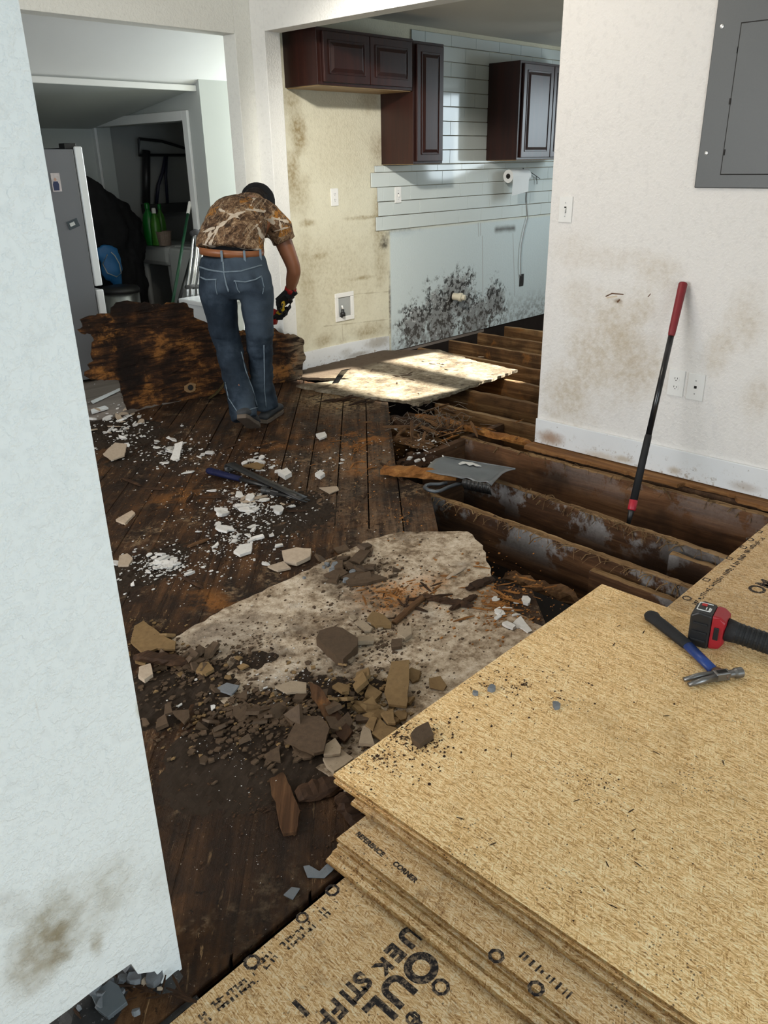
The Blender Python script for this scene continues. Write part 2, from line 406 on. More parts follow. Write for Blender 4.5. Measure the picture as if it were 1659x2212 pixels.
# rotten diagonal plank floor
t = NT('rotten_plank_wood'); X, Y, Z = t.xyz()
PW = 0.1435
dd = t.mul(t.sub(X, Y), 0.70711); ss = t.mul(t.add(X, Y), 0.70711)
pid = t.math('FLOOR', t.math('DIVIDE', dd, PW))
wn = t.node('ShaderNodeTexWhiteNoise', noise_dimensions='1D'); t.lk(pid, wn.inputs['W']); tint = wn.outputs[0]
gv = t.vec(t.mul(ss, 1.6), t.mul(dd, 26), t.mul(pid, 7.3))
grain = t.noise(1.0, 6, .65, v=gv, dist=.5)
big = t.noise(2.2, 5, .62); mid = t.noise(7, 6, .68); fine = t.noise(34, 5, .7); sp = t.noise(90, 4, .7)
c = t.ramp(t.add(t.mul(grain, .55), t.mul(mid, .45)), [(0.32, (0.006, 0.0036, 0.0022)), (0.46, (0.030, 0.0140, 0.0062)), (0.57, (0.088, 0.040, 0.0150)), (0.72, (0.19, 0.094, 0.038))])
c = t.mix(t.mul(tint, .35), c, (0.02, 0.012, 0.008))
c = t.mix(t.mul(t.step(big, .50, .68), .8), c, (0.012, 0.0075, 0.005))
zone = lambda x, y, r1, r2, k=.6: (lambda p: t.blob(X, Y, p.x, p.y, r1, r2, mid, k))(onz(x, y))
dry = t.mx(t.mx(zone(745, 1000, .6, .45), zone(690, 1090, .40, .35)), t.mx(zone(740, 880, .40, .45), zone(830, 1130, .35, .3)))
c = t.mix(t.mul(t.mul(dry, t.step(t.add(t.mul(grain, .5), t.mul(fine, .5)), .40, .60)), .65), c, (0.20, 0.13, 0.076))
light = zone(720, 865, .28, .40); c = t.mix(t.mul(light, t.step(fine, .4, .6)), c, (0.36, 0.25, 0.13))
rust = t.mx(t.mx(zone(770, 950, .34, .26), zone(800, 1010, .22, .18)), t.mx(t.mul(zone(460, 1300, .14, .2), .6), t.mx(t.mul(zone(600, 960, .3, .2), .45), t.mul(zone(380, 1080, .3, .2), .5))))
c = t.mix(t.mul(t.mul(rust, t.step(mid, .46, .6)), .85), c, t.mix(fine, (0.16, 0.05, 0.010), (0.50, 0.21, 0.045)))
tan_ = t.mul(t.step(t.noise(4.5, 5, .66), .54, .68), t.step(fine, .45, .6)); c = t.mix(t.mul(tan_, .75), c, t.mix(t.noise(55, 4, .7), (0.10, .060, .030), (0.36, 0.25, 0.145)))
fl = t.mul(t.step(t.noise(1, 4, .7, v=t.vec(t.mul(ss, 9), t.mul(dd, 60), 0), dist=1.5), .60, .68), t.step(mid, .42, .6)); c = t.mix(t.mul(fl, .7), c, (.40, .25, .12))
near = zone(560, 1800, .35, .42, .3); c = t.mix(t.mul(near, .75), c, t.mix(grain, (0.006, .004, .003), (0.030, .017, .010)))
c = t.mix(t.mul(t.step(sp, .66, .72), .55), c, (0.40, 0.33, 0.25))
c = t.mix(t.mul(t.step(t.noise(60, 4, .7), .62, .67), .8), c, (0.006, .004, .003))
t.bump(t.add(t.add(t.mul(grain, .6), t.mul(mid, .8)), t.mul(fine, .6)), .8, .012)
M_plank = t.out(c, t.step(mid, .3, .7, .55, .85))

# pale weathered underlay patch
t = NT('pale_weathered_underlay'); X, Y, Z = t.xyz()
mid = t.noise(6, 6, .68); fine = t.noise(36, 5, .72); sp = t.noise(110, 4, .7)
c = t.ramp(t.add(t.mul(mid, .5), t.mul(fine, .5)), [(.33, (.06, .038, .024)), (.44, (.25, .18, .115)), (.53, (.50, .40, .29)), (.68, (.76, .67, .55))])
zone = lambda x, y, r1, r2, k=.6: (lambda p: t.blob(X, Y, p.x, p.y, r1, r2, mid, k))(onz(x, y))
c = t.mix(t.mul(t.mul(t.mx(zone(850, 1290, .22, .2), zone(905, 1270, .14, .12)), t.step(fine, .38, .6)), .9), c, (.46, .19, .045))
c = t.mix(t.mul(t.mx(zone(1080, 1290, .2, .2), zone(1130, 1330, .2, .2)), t.step(mid, .4, .6)), c, (.18, .085, .032))
c = t.mix(t.mul(zone(470, 1385, .32, .2), .5), c, (.22, .185, .15))
c = t.mix(t.mul(t.step(t.noise(3.2, 5, .65), .52, .7), .75), c, (.075, .05, .033))
dk = t.mx(zone(640, 1530, .36, .27), t.mul(zone(760, 1240, .25, .16), .6)); c = t.mix(t.mul(dk, .92), c, t.mix(fine, (.012, .008, .006), (.09, .062, .042)))
c = t.mix(t.mul(t.step(sp, .60, .68), .75), c, (.05, .034, .022))
t.bump(t.add(mid, t.mul(fine, .8)), .7, .008)
M_under = t.out(c, .8)

# kitchen plywood sheet, dusty plaster film
t = NT('dusty_plywood'); X, Y, Z = t.xyz()
mid = t.noise(5, 6, .66); fine = t.noise(30, 5, .7)
c = t.ramp(t.add(t.mul(mid, .6), t.mul(fine, .4)), [(.34, (.05, .034, .02)), (.45, (.15, .115, .075)), (.56, (.28, .24, .175)), (.72, (.44, .40, .31))])
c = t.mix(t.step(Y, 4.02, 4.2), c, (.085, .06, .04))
c = t.mix(t.mul(t.step(t.noise(12, 5, .7), .58, .66), .8), c, (.045, .03, .02))
t.bump(t.add(mid, fine), .6, .006); M_ply = t.out(c, .75)

M_joist = wood('mouldy_joist_wood', (.016, .008, .0045), (.075, .034, .015), (.20, .098, .042), 'y', mold=.8)
M_joist_fresh = wood('fir_joist_wood', (.035, .016, .008), (.135, .062, .028), (.26, .13, .06), 'y', mold=.3)
M_joist_old = wood('orange_brown_joist_wood', (.025, .013, .007), (.13, .065, .025), (.30, .18, .08), 'y', rot=.6)
M_joist_tan = wood('tan_joist_top', (.035, .017, .007), (.20, .115, .05), (.46, .31, .16), 'y', bst=.9)  # tan wood for the joist top faces, paler than their sides
M_block = wood('block_wood', (.03, .016, .01), (.10, .052, .027), (.20, .11, .06), 'x', rot=.3)
M_earth = plain('crawl_space_earth', (.018, .012, .009), .95, var=.5, sc=5, bump=.8, bsc=20)
M_splint = wood('splintered_wood', (.025, .013, .007), (.13, .065, .028), (.36, .20, .09), 'o', rough=.8)
M_orange = wood('orange_rotten_wood', (.06, .022, .006), (.30, .12, .03), (.55, .27, .08), 'o')
M_rot = wood('dark_rotten_wood', (.010, .006, .004), (.045, .022, .011), (.13, .066, .030), 'o')
M_osbtop = osb('oriented_strand_board_yellow', (1.0, .96, .86), .10)
M_osb = osb('oriented_strand_board_dusty', (.76, .72, .68), .4)
M_osbedge = osb('strand_board_edge', (.56, .46, .32), .7, .7, 0)
M_gap_shade = plain('gap_shade', (.008, .006, .005), .9)

# ------------------------------------------------------------------ the setting
def sbox(name, x0, x1, y0, y1, z0, z1, mat, bevel=0):
    bm = BM(); box(bm, x0, x1, y0, y1, z0, z1); return struct(fin(bm, name, mat, bevel=bevel))
ZC, ZK, ZH = 2.50, 2.29, 2.118
sbox('wall_right', XR, XR+.12, -3.1, 2.258, -.03, ZC, M_right, .004)
bm = BM(); box(bm, XR, XR+.12, 2.258, 4.32, ZH, ZC); box(bm, XR, XR+.12, 4.32, YW, -.03, ZC)
struct(fin(bm, 'wall_kitchen_opening', M_head, bevel=.003))
bm = BM(); JX = 3.425
box(bm, JX, XR+.12, YW, YW+.12, -.03, ZC); box(bm, 1.5, JX, YW, YW+.12, ZH-.01, ZC); box(bm, -2.9, 1.5, YW, YW+.12, -.03, ZC)
struct(fin(bm, 'wall_back', M_white, bevel=.003))
bm = BM(); box(bm, XR+.12, 7.75, YK, YK+.127, -.02, ZC); struct(fin(bm, 'wall_kitchen', M_kit))
# kitchen shell: east wall with a window opening, south wall, ceiling
bm = BM(); WY0, WY1, WZ0, WZ1 = 2.44, 3.46, 1.40, 2.06
box(bm, 7.6, 7.72, .8, WY0, -.8, ZC); box(bm, 7.6, 7.72, WY1, YK, -.8, ZC); box(bm, 7.6, 7.72, WY0, WY1, -.8, WZ0); box(bm, 7.6, 7.72, WY0, WY1, WZ1, ZC)
box(bm, 7.6, 7.72, WY0, WY1, 1.69, 1.79)
struct(fin(bm, 'wall_kitchen_east', M_white))
sbox('wall_kitchen_south', XR+.12, 7.72, .7, .8, -.8, ZC, M_white)
sbox('ceiling_kitchen', XR+.12, 7.72, .7, YK, ZK, ZK+.1, M_kceil)
sbox('ceiling', -2.95, 7.75, -3.15, YW+.15, ZC-.002, ZC+.1, M_ceil)
# living room far walls with the window openings that light it
bm = BM(); box(bm, -2.9, -2.8, -3.1, 1.6, -.03, ZC); box(bm, -2.9, -2.8, 3.9, YW, -.03, ZC); box(bm, -2.9, -2.8, 1.6, 3.9, -.03, .7); box(bm, -2.9, -2.8, 1.6, 3.9, 2.2, ZC)
struct(fin(bm, 'wall_west', M_white))
bm = BM(); box(bm, -2.9, -.9, -2.1, -2.0, -.03, ZC); box(bm, 1.5, XR, -2.1, -2.0, -.03, ZC); box(bm, -.9, 1.5, -2.1, -2.0, -.03, .1); box(bm, -.6, 2.4, -2.1, -2.0, 2.3, ZC)
struct(fin(bm, 'wall_south', M_white))
# near partition on the left with broken foot
bm = BM(); pl = [(-2.8, .12), (-.1, .112)]
for (x, y) in ((106, 2212), (150, 2180), (196, 2144), (240, 2112), (283, 2082), (290, 2092), (298, 2104), (310, 2102), (326, 2100), (334, 2098), (340, 2106), (347, 2120), (352, 2134), (357, 2142), (368, 2132), (396, 2112)):
    p = ony(x, y, 1.02); pl.append((p.x, p.z))
pl.append((.487, .0)); rows = []
for x, z in pl: rows.append([bm.verts.new(q) for q in ((x, 1.02, z), (x, 1.02, .16), (x, 1.02, ZC), (x, 1.135, ZC), (x, 1.135, .16), (x, 1.135, max(z, .02)))])
for A, B in zip(rows, rows[1:]):
    for k in range(6): bm.faces.new((A[k], B[k], B[(k+1) % 6], A[(k+1) % 6]))
bm.faces.new(rows[0]); bm.faces.new(rows[-1][::-1])
struct(fin(bm, 'wall_left', M_left))
# laundry addition behind the back wall
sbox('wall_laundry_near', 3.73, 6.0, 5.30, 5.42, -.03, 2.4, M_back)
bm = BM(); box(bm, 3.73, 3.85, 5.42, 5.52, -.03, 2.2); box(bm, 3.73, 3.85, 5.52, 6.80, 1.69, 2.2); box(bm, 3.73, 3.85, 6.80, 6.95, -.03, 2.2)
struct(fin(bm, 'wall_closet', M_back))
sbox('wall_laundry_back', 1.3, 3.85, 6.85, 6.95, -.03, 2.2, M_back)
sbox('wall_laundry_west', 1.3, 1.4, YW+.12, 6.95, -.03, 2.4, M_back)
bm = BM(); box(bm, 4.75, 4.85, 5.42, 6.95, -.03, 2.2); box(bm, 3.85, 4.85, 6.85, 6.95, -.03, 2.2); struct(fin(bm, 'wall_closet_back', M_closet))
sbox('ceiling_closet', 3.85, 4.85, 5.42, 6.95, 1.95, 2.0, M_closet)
sbox('floor_laundry', 1.3, 6.0, YW, 6.95, -.05, -.004, wood('laundry_laminate', (.10, .08, .065), (.19, .155, .13), (.27, .225, .19), 'x', .5))
def quad(name, pts, th, mat):
    bm = BM(); prism(bm, pts, (0, 0, th)); return struct(fin(bm, name, mat))
quad('ceiling_laundry', [(1.3, YW+.12, 2.32), (6, YW+.12, 2.32), (6, 5.36, 1.91), (1.3, 5.36, 1.91)], .05, M_ceil)
quad('ceiling_laundry_low', [(1.3, 5.36, 1.885), (3.8, 5.36, 1.885), (3.8, 6.95, 1.665), (1.3, 6.95, 1.665)], .06, M_back)
sbox('trim_1', 1.4, 3.73, 5.335, 5.36, 1.868, 1.905, M_trim, .003)
bm = BM()
for (a, b, c_, d) in ((5.455, 5.52, 0, 1.755), (6.80, 6.86, 0, 1.755)): box(bm, 3.708, 3.73, a, b, c_, d)
box(bm, 3.708, 3.73, 5.52, 6.80, 1.69, 1.755)
struct(fin(bm, 'trim_2', M_trim, bevel=.004))
sbox('wall_laundry_east', 5.9, 6.0, YW+.12, 5.3, -.03, 2.4, M_back)
# baseboards
sbox('baseboard_right', XR-.014, XR, -3.0, 2.258, .002, .134, M_baser, .003)
bm = BM(); z0, z1 = 0.0, .13
prism(bm, [(XR+.125, YK, z0+.0), (4.715, YK, z0), (4.715, YK, .112), (4.55, YK, .122), (4.3, YK, .13), (XR+.125, YK, .133)], (0, -.013, 0))
struct(fin(bm, 'baseboard_kitchen', M_basek))
# ------------------------------------------------------------------ floor of diagonal planks
reg = [(-2.8, .965), (1.9, .965), (2.0, 1.19), (2.17, 1.36), (2.13, 1.52), (2.33, 1.69), (2.37, 1.83), (2.32, 1.98), (2.44, 2.13), (2.62, 2.31), (2.70, 2.52), (2.88, 2.72), (3.05, 2.86), (3.30, 3.12), (3.50, 3.34), (3.62, 3.50), (3.62, 4.45), (-2.8, 4.45)]
def strip(poly, d0):                   # s-intervals of the polygon on the line (x-y)/sqrt2 = d0
    xs = []
    for i in range(len(poly)):
        (x0, y0), (x1, y1) = poly[i], poly[(i+1) % len(poly)]
        a, b = (x0-y0)/2**.5-d0, (x1-y1)/2**.5-d0
        if a*b < 0:
            q = a/(a-b); xs.append(((x0+(x1-x0)*q)+(y0+(y1-y0)*q))/2**.5)
    return sorted(xs)
bm = BM(); r2 = 2**-.5; k = -40
while k < 20:
    d0, d1 = k*PW+.003, (k+1)*PW-.003
    A, B = strip(reg, d0+.001), strip(reg, d1-.001)
    C_ = strip(reg, (d0+d1)/2)
    if len(C_) >= 2:
        for j in range(0, len(C_)-1, 2):
            lo, hi = C_[j], C_[j+1]
            l0 = A[j] if len(A) == len(C_) and abs(A[j]-lo) < .2 else lo; h0 = A[j+1] if len(A) == len(C_) and abs(A[j+1]-hi) < .2 else hi
            l1 = B[j] if len(B) == len(C_) and abs(B[j]-lo) < .2 else lo; h1 = B[j+1] if len(B) == len(C_) and abs(B[j+1]-hi) < .2 else hi
            n = 5; lowe = []; highe = []
            for q in range(n+1):
                f = q/n; d = d0+(d1-d0)*f
                highe.append((h0+(h1-h0)*f+random.uniform(-.03, .012)*(hi > 2.4), d)); lowe.append((l0+(l1-l0)*f, d))
            ring = lowe + highe[::-1]; dz = random.uniform(-.003, .001)
            prism(bm, [((s+d)*r2, (s-d)*r2, -.021+dz) for s, d in ring], (0, 0, .021))
    k += 1
tri(bm)
struct(fin(bm, 'floor', M_plank))
M_fill = None
fp = [(-2.8, .975), (1.88, .975), (1.98, 1.19), (2.15, 1.36), (2.11, 1.52), (2.30, 1.70), (2.2, 2.05), (1.95, 2.55), (2.05, 2.9), (2.2, 3.3), (2.35, 3.7), (2.5, 4.44), (-2.8, 4.44)]
slab('floor_grime', fp, -.010, -.0022, M_plank, amp=.01); struct(bpy.data.objects['floor_grime'])
sbox('ground', -3.2, 7.8, -3.2, 4.6, -.85, -.75, M_earth)
bm = BM(); box(bm, -3.2, 7.8, 4.452, 4.56, -.85, -.022); box(bm, 7.6, 7.72, .7, 4.45, -.85, -.1); box(bm, -3.2, -2.9, -3.2, 4.5, -.85, -.03); box(bm, -3.2, 7.8, -3.2, -3.1, -.85, -.03)
struct(fin(bm, 'wall_foundation', M_earth))
bm = BM(); N = 40                       # rough earth of the crawl space
vs = [[bm.verts.new((2.0+5.7*i/N, .75+3.75*j/N, -.62+.12*mnoise.noise((i*.35, j*.35, 0))+.05*mnoise.noise((i*.9, j*.9, 3)))) for j in range(N+1)] for i in range(N+1)]
for i in range(N):
    for j in range(N): bm.faces.new((vs[i][j], vs[i+1][j], vs[i+1][j+1], vs[i][j+1]))
struct(fin(bm, 'ground_crawl_space', M_earth, smooth=True))
sbox('gap_shade_sheet', -2.8, 2.25, .97, 4.45, -.10, -.06, M_gap_shade)  # near-black sheet added under the planks, shade painted into the gaps

# ------------------------------------------------------------------ joists and blocking
def joist(name, x0a, x1a, ya, yb, zt, h, w, mat, label, cat='joist', group=None, rough=.006, n=60):
    """a floor joist running along Y from ya to yb; x drifts from x0a to x1a; crumbled top edge"""
    bm = BM(); rings = []
    for i in range(n+1):
        f = i/n; y = ya+(yb-ya)*f; x = x0a+(x1a-x0a)*f
        e = abs(mnoise.noise((y*9, x*3, 1)))*rough*2.2 + abs(mnoise.noise((y*31, x, 5)))*rough
        e2 = abs(mnoise.noise((y*9, x*3, 8)))*rough*2 + abs(mnoise.noise((y*27, x, 2)))*rough
        o = mnoise.noise((y*14, 2, x))*rough*.5
        rings.append([bm.verts.new(p) for p in ((x, y, zt-h), (x, y, zt-h*.4), (x+o*.4, y, zt-.010-e), (x+.0015, y, zt-e), (x+w*.5, y, zt-e2*.5), (x+w-.0015, y, zt-e2), (x+w, y, zt-.014-e2), (x+w, y, zt-h))])
    for A, B in zip(rings, rings[1:]):
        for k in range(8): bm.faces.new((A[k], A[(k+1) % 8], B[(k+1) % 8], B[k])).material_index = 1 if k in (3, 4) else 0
    bm.faces.new(rings[0]); bm.faces.new(rings[-1][::-1])
    o = fin(bm, name, [mat, M_joist_tan], loc=((x0a+x1a)/2, (ya+yb)/2, zt-h)); return tag(o, label, cat, group)
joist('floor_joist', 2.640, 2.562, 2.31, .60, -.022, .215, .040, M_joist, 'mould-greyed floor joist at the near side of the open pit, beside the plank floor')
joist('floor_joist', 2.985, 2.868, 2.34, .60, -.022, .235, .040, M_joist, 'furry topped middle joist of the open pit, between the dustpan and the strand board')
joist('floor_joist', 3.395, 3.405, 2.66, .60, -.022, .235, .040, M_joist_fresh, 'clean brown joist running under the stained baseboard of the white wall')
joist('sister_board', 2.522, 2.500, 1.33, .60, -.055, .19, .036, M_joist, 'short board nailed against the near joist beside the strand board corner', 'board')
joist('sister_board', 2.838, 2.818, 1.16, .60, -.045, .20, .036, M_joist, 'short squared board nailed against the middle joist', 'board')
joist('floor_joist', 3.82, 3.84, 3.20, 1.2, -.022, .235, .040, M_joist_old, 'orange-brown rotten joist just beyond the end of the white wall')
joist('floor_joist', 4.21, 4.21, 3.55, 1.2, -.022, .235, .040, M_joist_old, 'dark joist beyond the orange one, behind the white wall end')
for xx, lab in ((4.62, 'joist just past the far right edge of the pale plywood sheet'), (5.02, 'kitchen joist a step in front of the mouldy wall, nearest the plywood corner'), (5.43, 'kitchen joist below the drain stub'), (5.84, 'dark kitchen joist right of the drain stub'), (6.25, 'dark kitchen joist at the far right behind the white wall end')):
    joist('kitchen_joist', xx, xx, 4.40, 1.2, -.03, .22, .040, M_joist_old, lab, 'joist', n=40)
def block(name, x0, x1, y0, y1, z0, z1, mat, label, cat='wood block'):
    bm = BM(); box(bm, x0, x1, y0, y1, z0, z1); bmesh.ops.subdivide_edges(bm, edges=bm.edges, cuts=5, use_grid_fill=True)
    for v in bm.verts: v.co += Vector((mnoise.noise(v.co*17), mnoise.noise(v.co*19+Vector((3, 0, 0))), mnoise.noise(v.co*13)))*.004
    o = fin(bm, name, mat, loc=((x0+x1)/2, (y0+y1)/2, z0)); return tag(o, label, cat)
block('blocking', 3.03, 3.395, 2.62, 2.66, -.25, -.03, M_block, 'wood cross block closing the far end of the pit behind the grey dustpan')
block('blocking', 2.68, 2.99, 2.30, 2.34, -.25, -.05, M_block, 'dark cross block under the dustpan handle')
block('blocking', 3.44, 3.82, 2.66, 2.70, -.25, -.05, M_block, 'cross block between the white wall corner and the rubble heap')
block('rim_board', 3.30, 3.34, 2.70, 3.30, -.23, -.04, M_joist_old, 'broken dark board lying along the rubble at the plank ends', 'board')
block('rim_board', 3.56, 3.60, 2.72, 3.22, -.23, -.035, M_joist_old, 'rotten board sticking out below the plywood corner', 'board')
# strips of old subfloor left under the wall
bm = BM(); prism(bm, [(p[0], p[1], -.021) for p in jag2([(3.452, 2.27), (3.46, 1.75), (3.455, 1.42), (3.50, 1.40), (3.505, 1.17), (3.46, 1.14), (3.45, .90), (3.55, .90), (3.55, 2.27)], .02, .006)], (0, 0, .019)); tri(bm)
tag(fin(bm, 'subfloor_strip', wood('sill_wood', (.04, .02, .008), (.22, .10, .035), (.42, .24, .10), 'y'), loc=(3.5, 1.6, -.02)), 'splintered orange-brown subfloor strip left along the foot of the white wall', 'board')
block('sole_plate', 3.50, 3.66, .6, 2.27, -.10, -.024, M_block, 'dark sole plate timber under the white wall', 'board')

# ------------------------------------------------------------------ loose sheets on the floor
def at(x, y, z=0.0): p = onz(x, y, z); return (p.x, p.y)
u1 = [at(372, 1383), at(500, 1312), at(640, 1247), at(800, 1168), at(870, 1152), at(1010, 1152), at(1043, 1182), at(1062, 1250), at(1075, 1300), at(1120, 1330), at(1178, 1360), (1.9, 1.05), (1.0, 1.03), at(720, 1690), at(600, 1600), at(480, 1520), at(400, 1440)]
tag(slab('underlay_board', u1, -.001, .008, M_under, amp=.006, loc=(1.7, 1.6, 0)), 'pale weathered underlay board strewn with brown tile pieces, in front of the strand board stack', 'board')
pk = [at(640, 836), at(760, 822), (3.60, 4.30), (3.68, 4.42), (4.62, 4.42), (4.93, 4.10), (4.80, 3.62), at(1118, 803), at(1010, 840), at(905, 877), at(860, 868), at(800, 862), at(720, 852)]
tag(slab('plywood_sheet', pk, -.004, .014, M_ply, amp=.012, loc=(4.1, 3.8, 0)), 'pale dusty plywood sheet on the kitchen floor with patches of sunlight', 'plywood sheet')
def sheet(name, x0, x1, y0, y1, z0, z1, mat, label, edge=None, cat='strand board'):
    """one strand board; its long edge is milled with a groove or a rounded tongue"""
    root = empty(name, ((x0+x1)/2, (y0+y1)/2, z0), label, cat)
    h = z1-z0; zm = (z0+z1)/2; g, d = h*.21, .017
    if edge == 'groove': pr = [(x0, z0), (x0, zm-g), (x0+d, zm-g*.7), (x0+d, zm+g*.7), (x0, zm+g), (x0, z1)]
    elif edge == 'tongue': pr = [(x0+.004, z0), (x0, zm-g*1.3), (x0-d*.8, zm-g*.9), (x0-d, zm-g*.4), (x0-d, zm+g*.4), (x0-d*.8, zm+g*.9), (x0, zm+g*1.3), (x0+.004, z1)]
    else: pr = [(x0, z0), (x0, z1)]
    bm = BM(); prism(bm, [Vector((x, y0, z)) for x, z in pr]+[Vector((x1, y0, z1)), Vector((x1, y0, z0))], (0, y1-y0, 0)); tri(bm)
    bm.normal_update()
    for f in bm.faces: f.material_index = 0 if abs(f.normal.z) > .9 else 1
    fin(bm, 'panel', [mat, M_osbedge], root)
    return root
TH = .0262
floor_a = sheet('floor_sheet', -.75, 1.74, -.275, .945, -.021, -.001, M_osb, 'dusty strand board floor sheet with black lettering, at the bottom under the stack')
floor_b = sheet('floor_sheet', 1.745, 3.53, -.275, .948, -.021, -.001, M_osb, 'strand board floor sheet covering the joists beside the white wall, under the cordless tool')
sheet('floor_sheet', -.75, 3.53, -1.5, -.28, -.021, -.001, M_osb, 'strand board floor sheet running out of the picture beneath the stack')
SZ = 0.0
p_low = onz(727, 1811, 2*TH); p_top = onz(720, 1672, 4*TH); p_tr = onz(1325, 1270, 4*TH)
stack = []
for i, (dx, dy, lab) in enumerate(((-.018, .0, 'bottom strand board of the stack, its edge poking out lowest on the left'), (.0, .0, 'second strand board from the bottom of the stack, with small black print along its edge'),
                                  (p_top.x-p_low.x+.006, .040, 'strand board just beneath the top sheet of the stack'), (p_top.x-p_low.x, p_top.y-p_low.y, 'bright yellow top strand board of the stack, carrying the hammer'))):
    x0, y1 = p_low.x+dx, p_low.y+dy
    stack.append(sheet('strand_board', x0, x0+(p_tr.x-p_top.x if i > 1 else 1.22), y1-2.44, y1, SZ+i*TH+.0003, SZ+(i+1)*TH-.0003, M_osbtop if i == 3 else M_osb, lab, 'groove' if i in (1, 3) else 'tongue'))
STACK_Z = SZ+4*TH
# ------------------------------------------------------------------ kitchen fixtures
M_cab = wood('dark_cherry_cabinet', (.010, .0022, .0014), (.021, .0042, .0024), (.040, .0085, .0048), 'z', .40, bst=.05)
M_cabin = wood('maple_cabinet_bottom', (.20, .12, .05), (.30, .19, .08), (.38, .25, .12), 'x', .5, bst=.05)
M_plate = plain('white_plastic_plate', (.78, .77, .74), .35, var=.02)
M_black = plain('black_plastic', (.012, .012, .013), .45, var=.2)
M_slot = plain('dark_slot', (.02, .018, .016), .6)
M_screw = plain('zinc_screw', (.45, .45, .44), .35, .9)
M_steel = plain('worn_steel', (.22, .215, .21), .38, .9, .35, 40, .1)
M_tile = plain('glossy_white_tile', (.60, .65, .635), .08, var=.05, sc=3)
M_grout = plain('tile_setting_bed', (.20, .19, .17), .8, var=.3)
CY0 = 4.13
def cab_door(root, x0, x1, z0, z1, y):
    bm = BM(); box(bm, x0, x1, y-.02, y-.001, z0, z1)
    d = fin(bm, 'door', M_cab, root, bevel=.003)
    bm = BM(); g = .055
    ya = y-.020                          # raised centre panel with sloping edges
    q = [(x0+g, z0+g), (x1-g, z0+g), (x1-g, z1-g), (x0+g, z1-g)]; i = .022
    q2 = [(x0+g+i, z0+g+i), (x1-g-i, z0+g+i), (x1-g-i, z1-g-i), (x0+g+i, z1-g-i)]
    A = [bm.verts.new((x, ya+.0005, z)) for x, z in q]; B = [bm.verts.new((x, ya-.010, z)) for x, z in q2]
    bm.faces.new(B)
    for k in range(4): bm.faces.new((A[k], A[(k+1) % 4], B[(k+1) % 4], B[k]))
    fin(bm, 'raised_panel', M_cab, d)
    bm = BM()
    for (a, b, c_, e) in ((x0+.043, x1-.043, z0+.043, z0+.051), (x0+.043, x1-.043, z1-.051, z1-.043), (x0+.043, x0+.051, z0+.043, z1-.043), (x1-.051, x1-.043, z0+.043, z1-.043)):
        box(bm, a, b, ya-.005, ya, c_, e)
    fin(bm, 'bead', M_cab, d, bevel=.002)
def cabinet(x0, x1, z0, z1, doors, label):
    r = empty('wall_cabinet', ((x0+x1)/2, YK, z0), label, 'cabinet', 'dark kitchen wall cabinets')
    bm = BM(); box(bm, x0, x1, CY0, YK-.001, z0+.004, z1); fin(bm, 'body', M_cab, r, bevel=.002)
    bm = BM(); box(bm, x0+.012, x1-.012, CY0+.012, YK-.004, z0-.001, z0+.004); fin(bm, 'underside', M_cabin, r)
    n = len(doors)
    for a, b in doors: cab_door(r, a, b, z0+.02, z1-.02, CY0)
cabinet(3.785, 4.665, 1.832, 2.145, [(3.825, 4.225), (4.235, 4.635)], 'low wide dark cherry cabinet with two raised panel doors over the yellowed wall')
cabinet(4.668, 4.990, 1.371, 2.138, [(4.69, 4.97)], 'tall narrow dark cherry cabinet hanging to the right of the low wide one')
cabinet(5.93, 6.85, 1.385, 2.10, [(5.965, 6.385), (6.395, 6.815)], 'dark cherry cabinet by itself at the far right, partly behind the white wall')
# tiles
r = empty('tile_backsplash', (5.9, YK, .9), 'glossy white subway tiles in offset rows, stepped along their broken left edge', 'tiles')
zr = [.916, 1.017, 1.119, 1.221, 1.323]; bm = BM(); bed = BM(); TL = .305
lefts = [ky(811, 480)[0], ky(816, 450)[0], ky(814, 420)[0], ky(800, 390)[0], ky(808, 365)[0]]
row = 0; z = .916
while z < 2.25:
    h = .0985; z1 = min(z+h, 2.26)
    if row < 4: x = lefts[row]; xe = 7.58
    elif row == 4: x = lefts[4]; xe = 7.58; z1 = min(z1, 1.366) if True else z1
    else: x = 4.995; xe = 7.58
    off = {0: .07, 1: .16, 2: .06, 3: .20, 4: .10}.get(row, (.15 if row % 2 else .02))
    dz = random.uniform(-.0006, .0006)
    first = True
    while x < xe:
        w = (off if first else TL); first = False
        w = min(w, xe-x)
        if w > .015 and not (5.93 < x and 1.40 < z < 2.06 and x+w < 6.85):
            y = YK-.009-random.uniform(0, .0012); box(bm, x+.001, x+w-.0012, y, YK-.001, z+.001+dz, z1-.0015+dz)
        x += w
    box(bed, (lefts[row] if row < 5 else 4.995), (5.925 if row >= 5 and z < 2.12 else xe), YK-.005, YK-.0005, z, z1)
    z += .1017; row += 1
    if row == 5: z = 1.3705
fin(bm, 'tile_face', M_tile, r, bevel=.0012); fin(bed, 'grout_bed', M_grout, r)

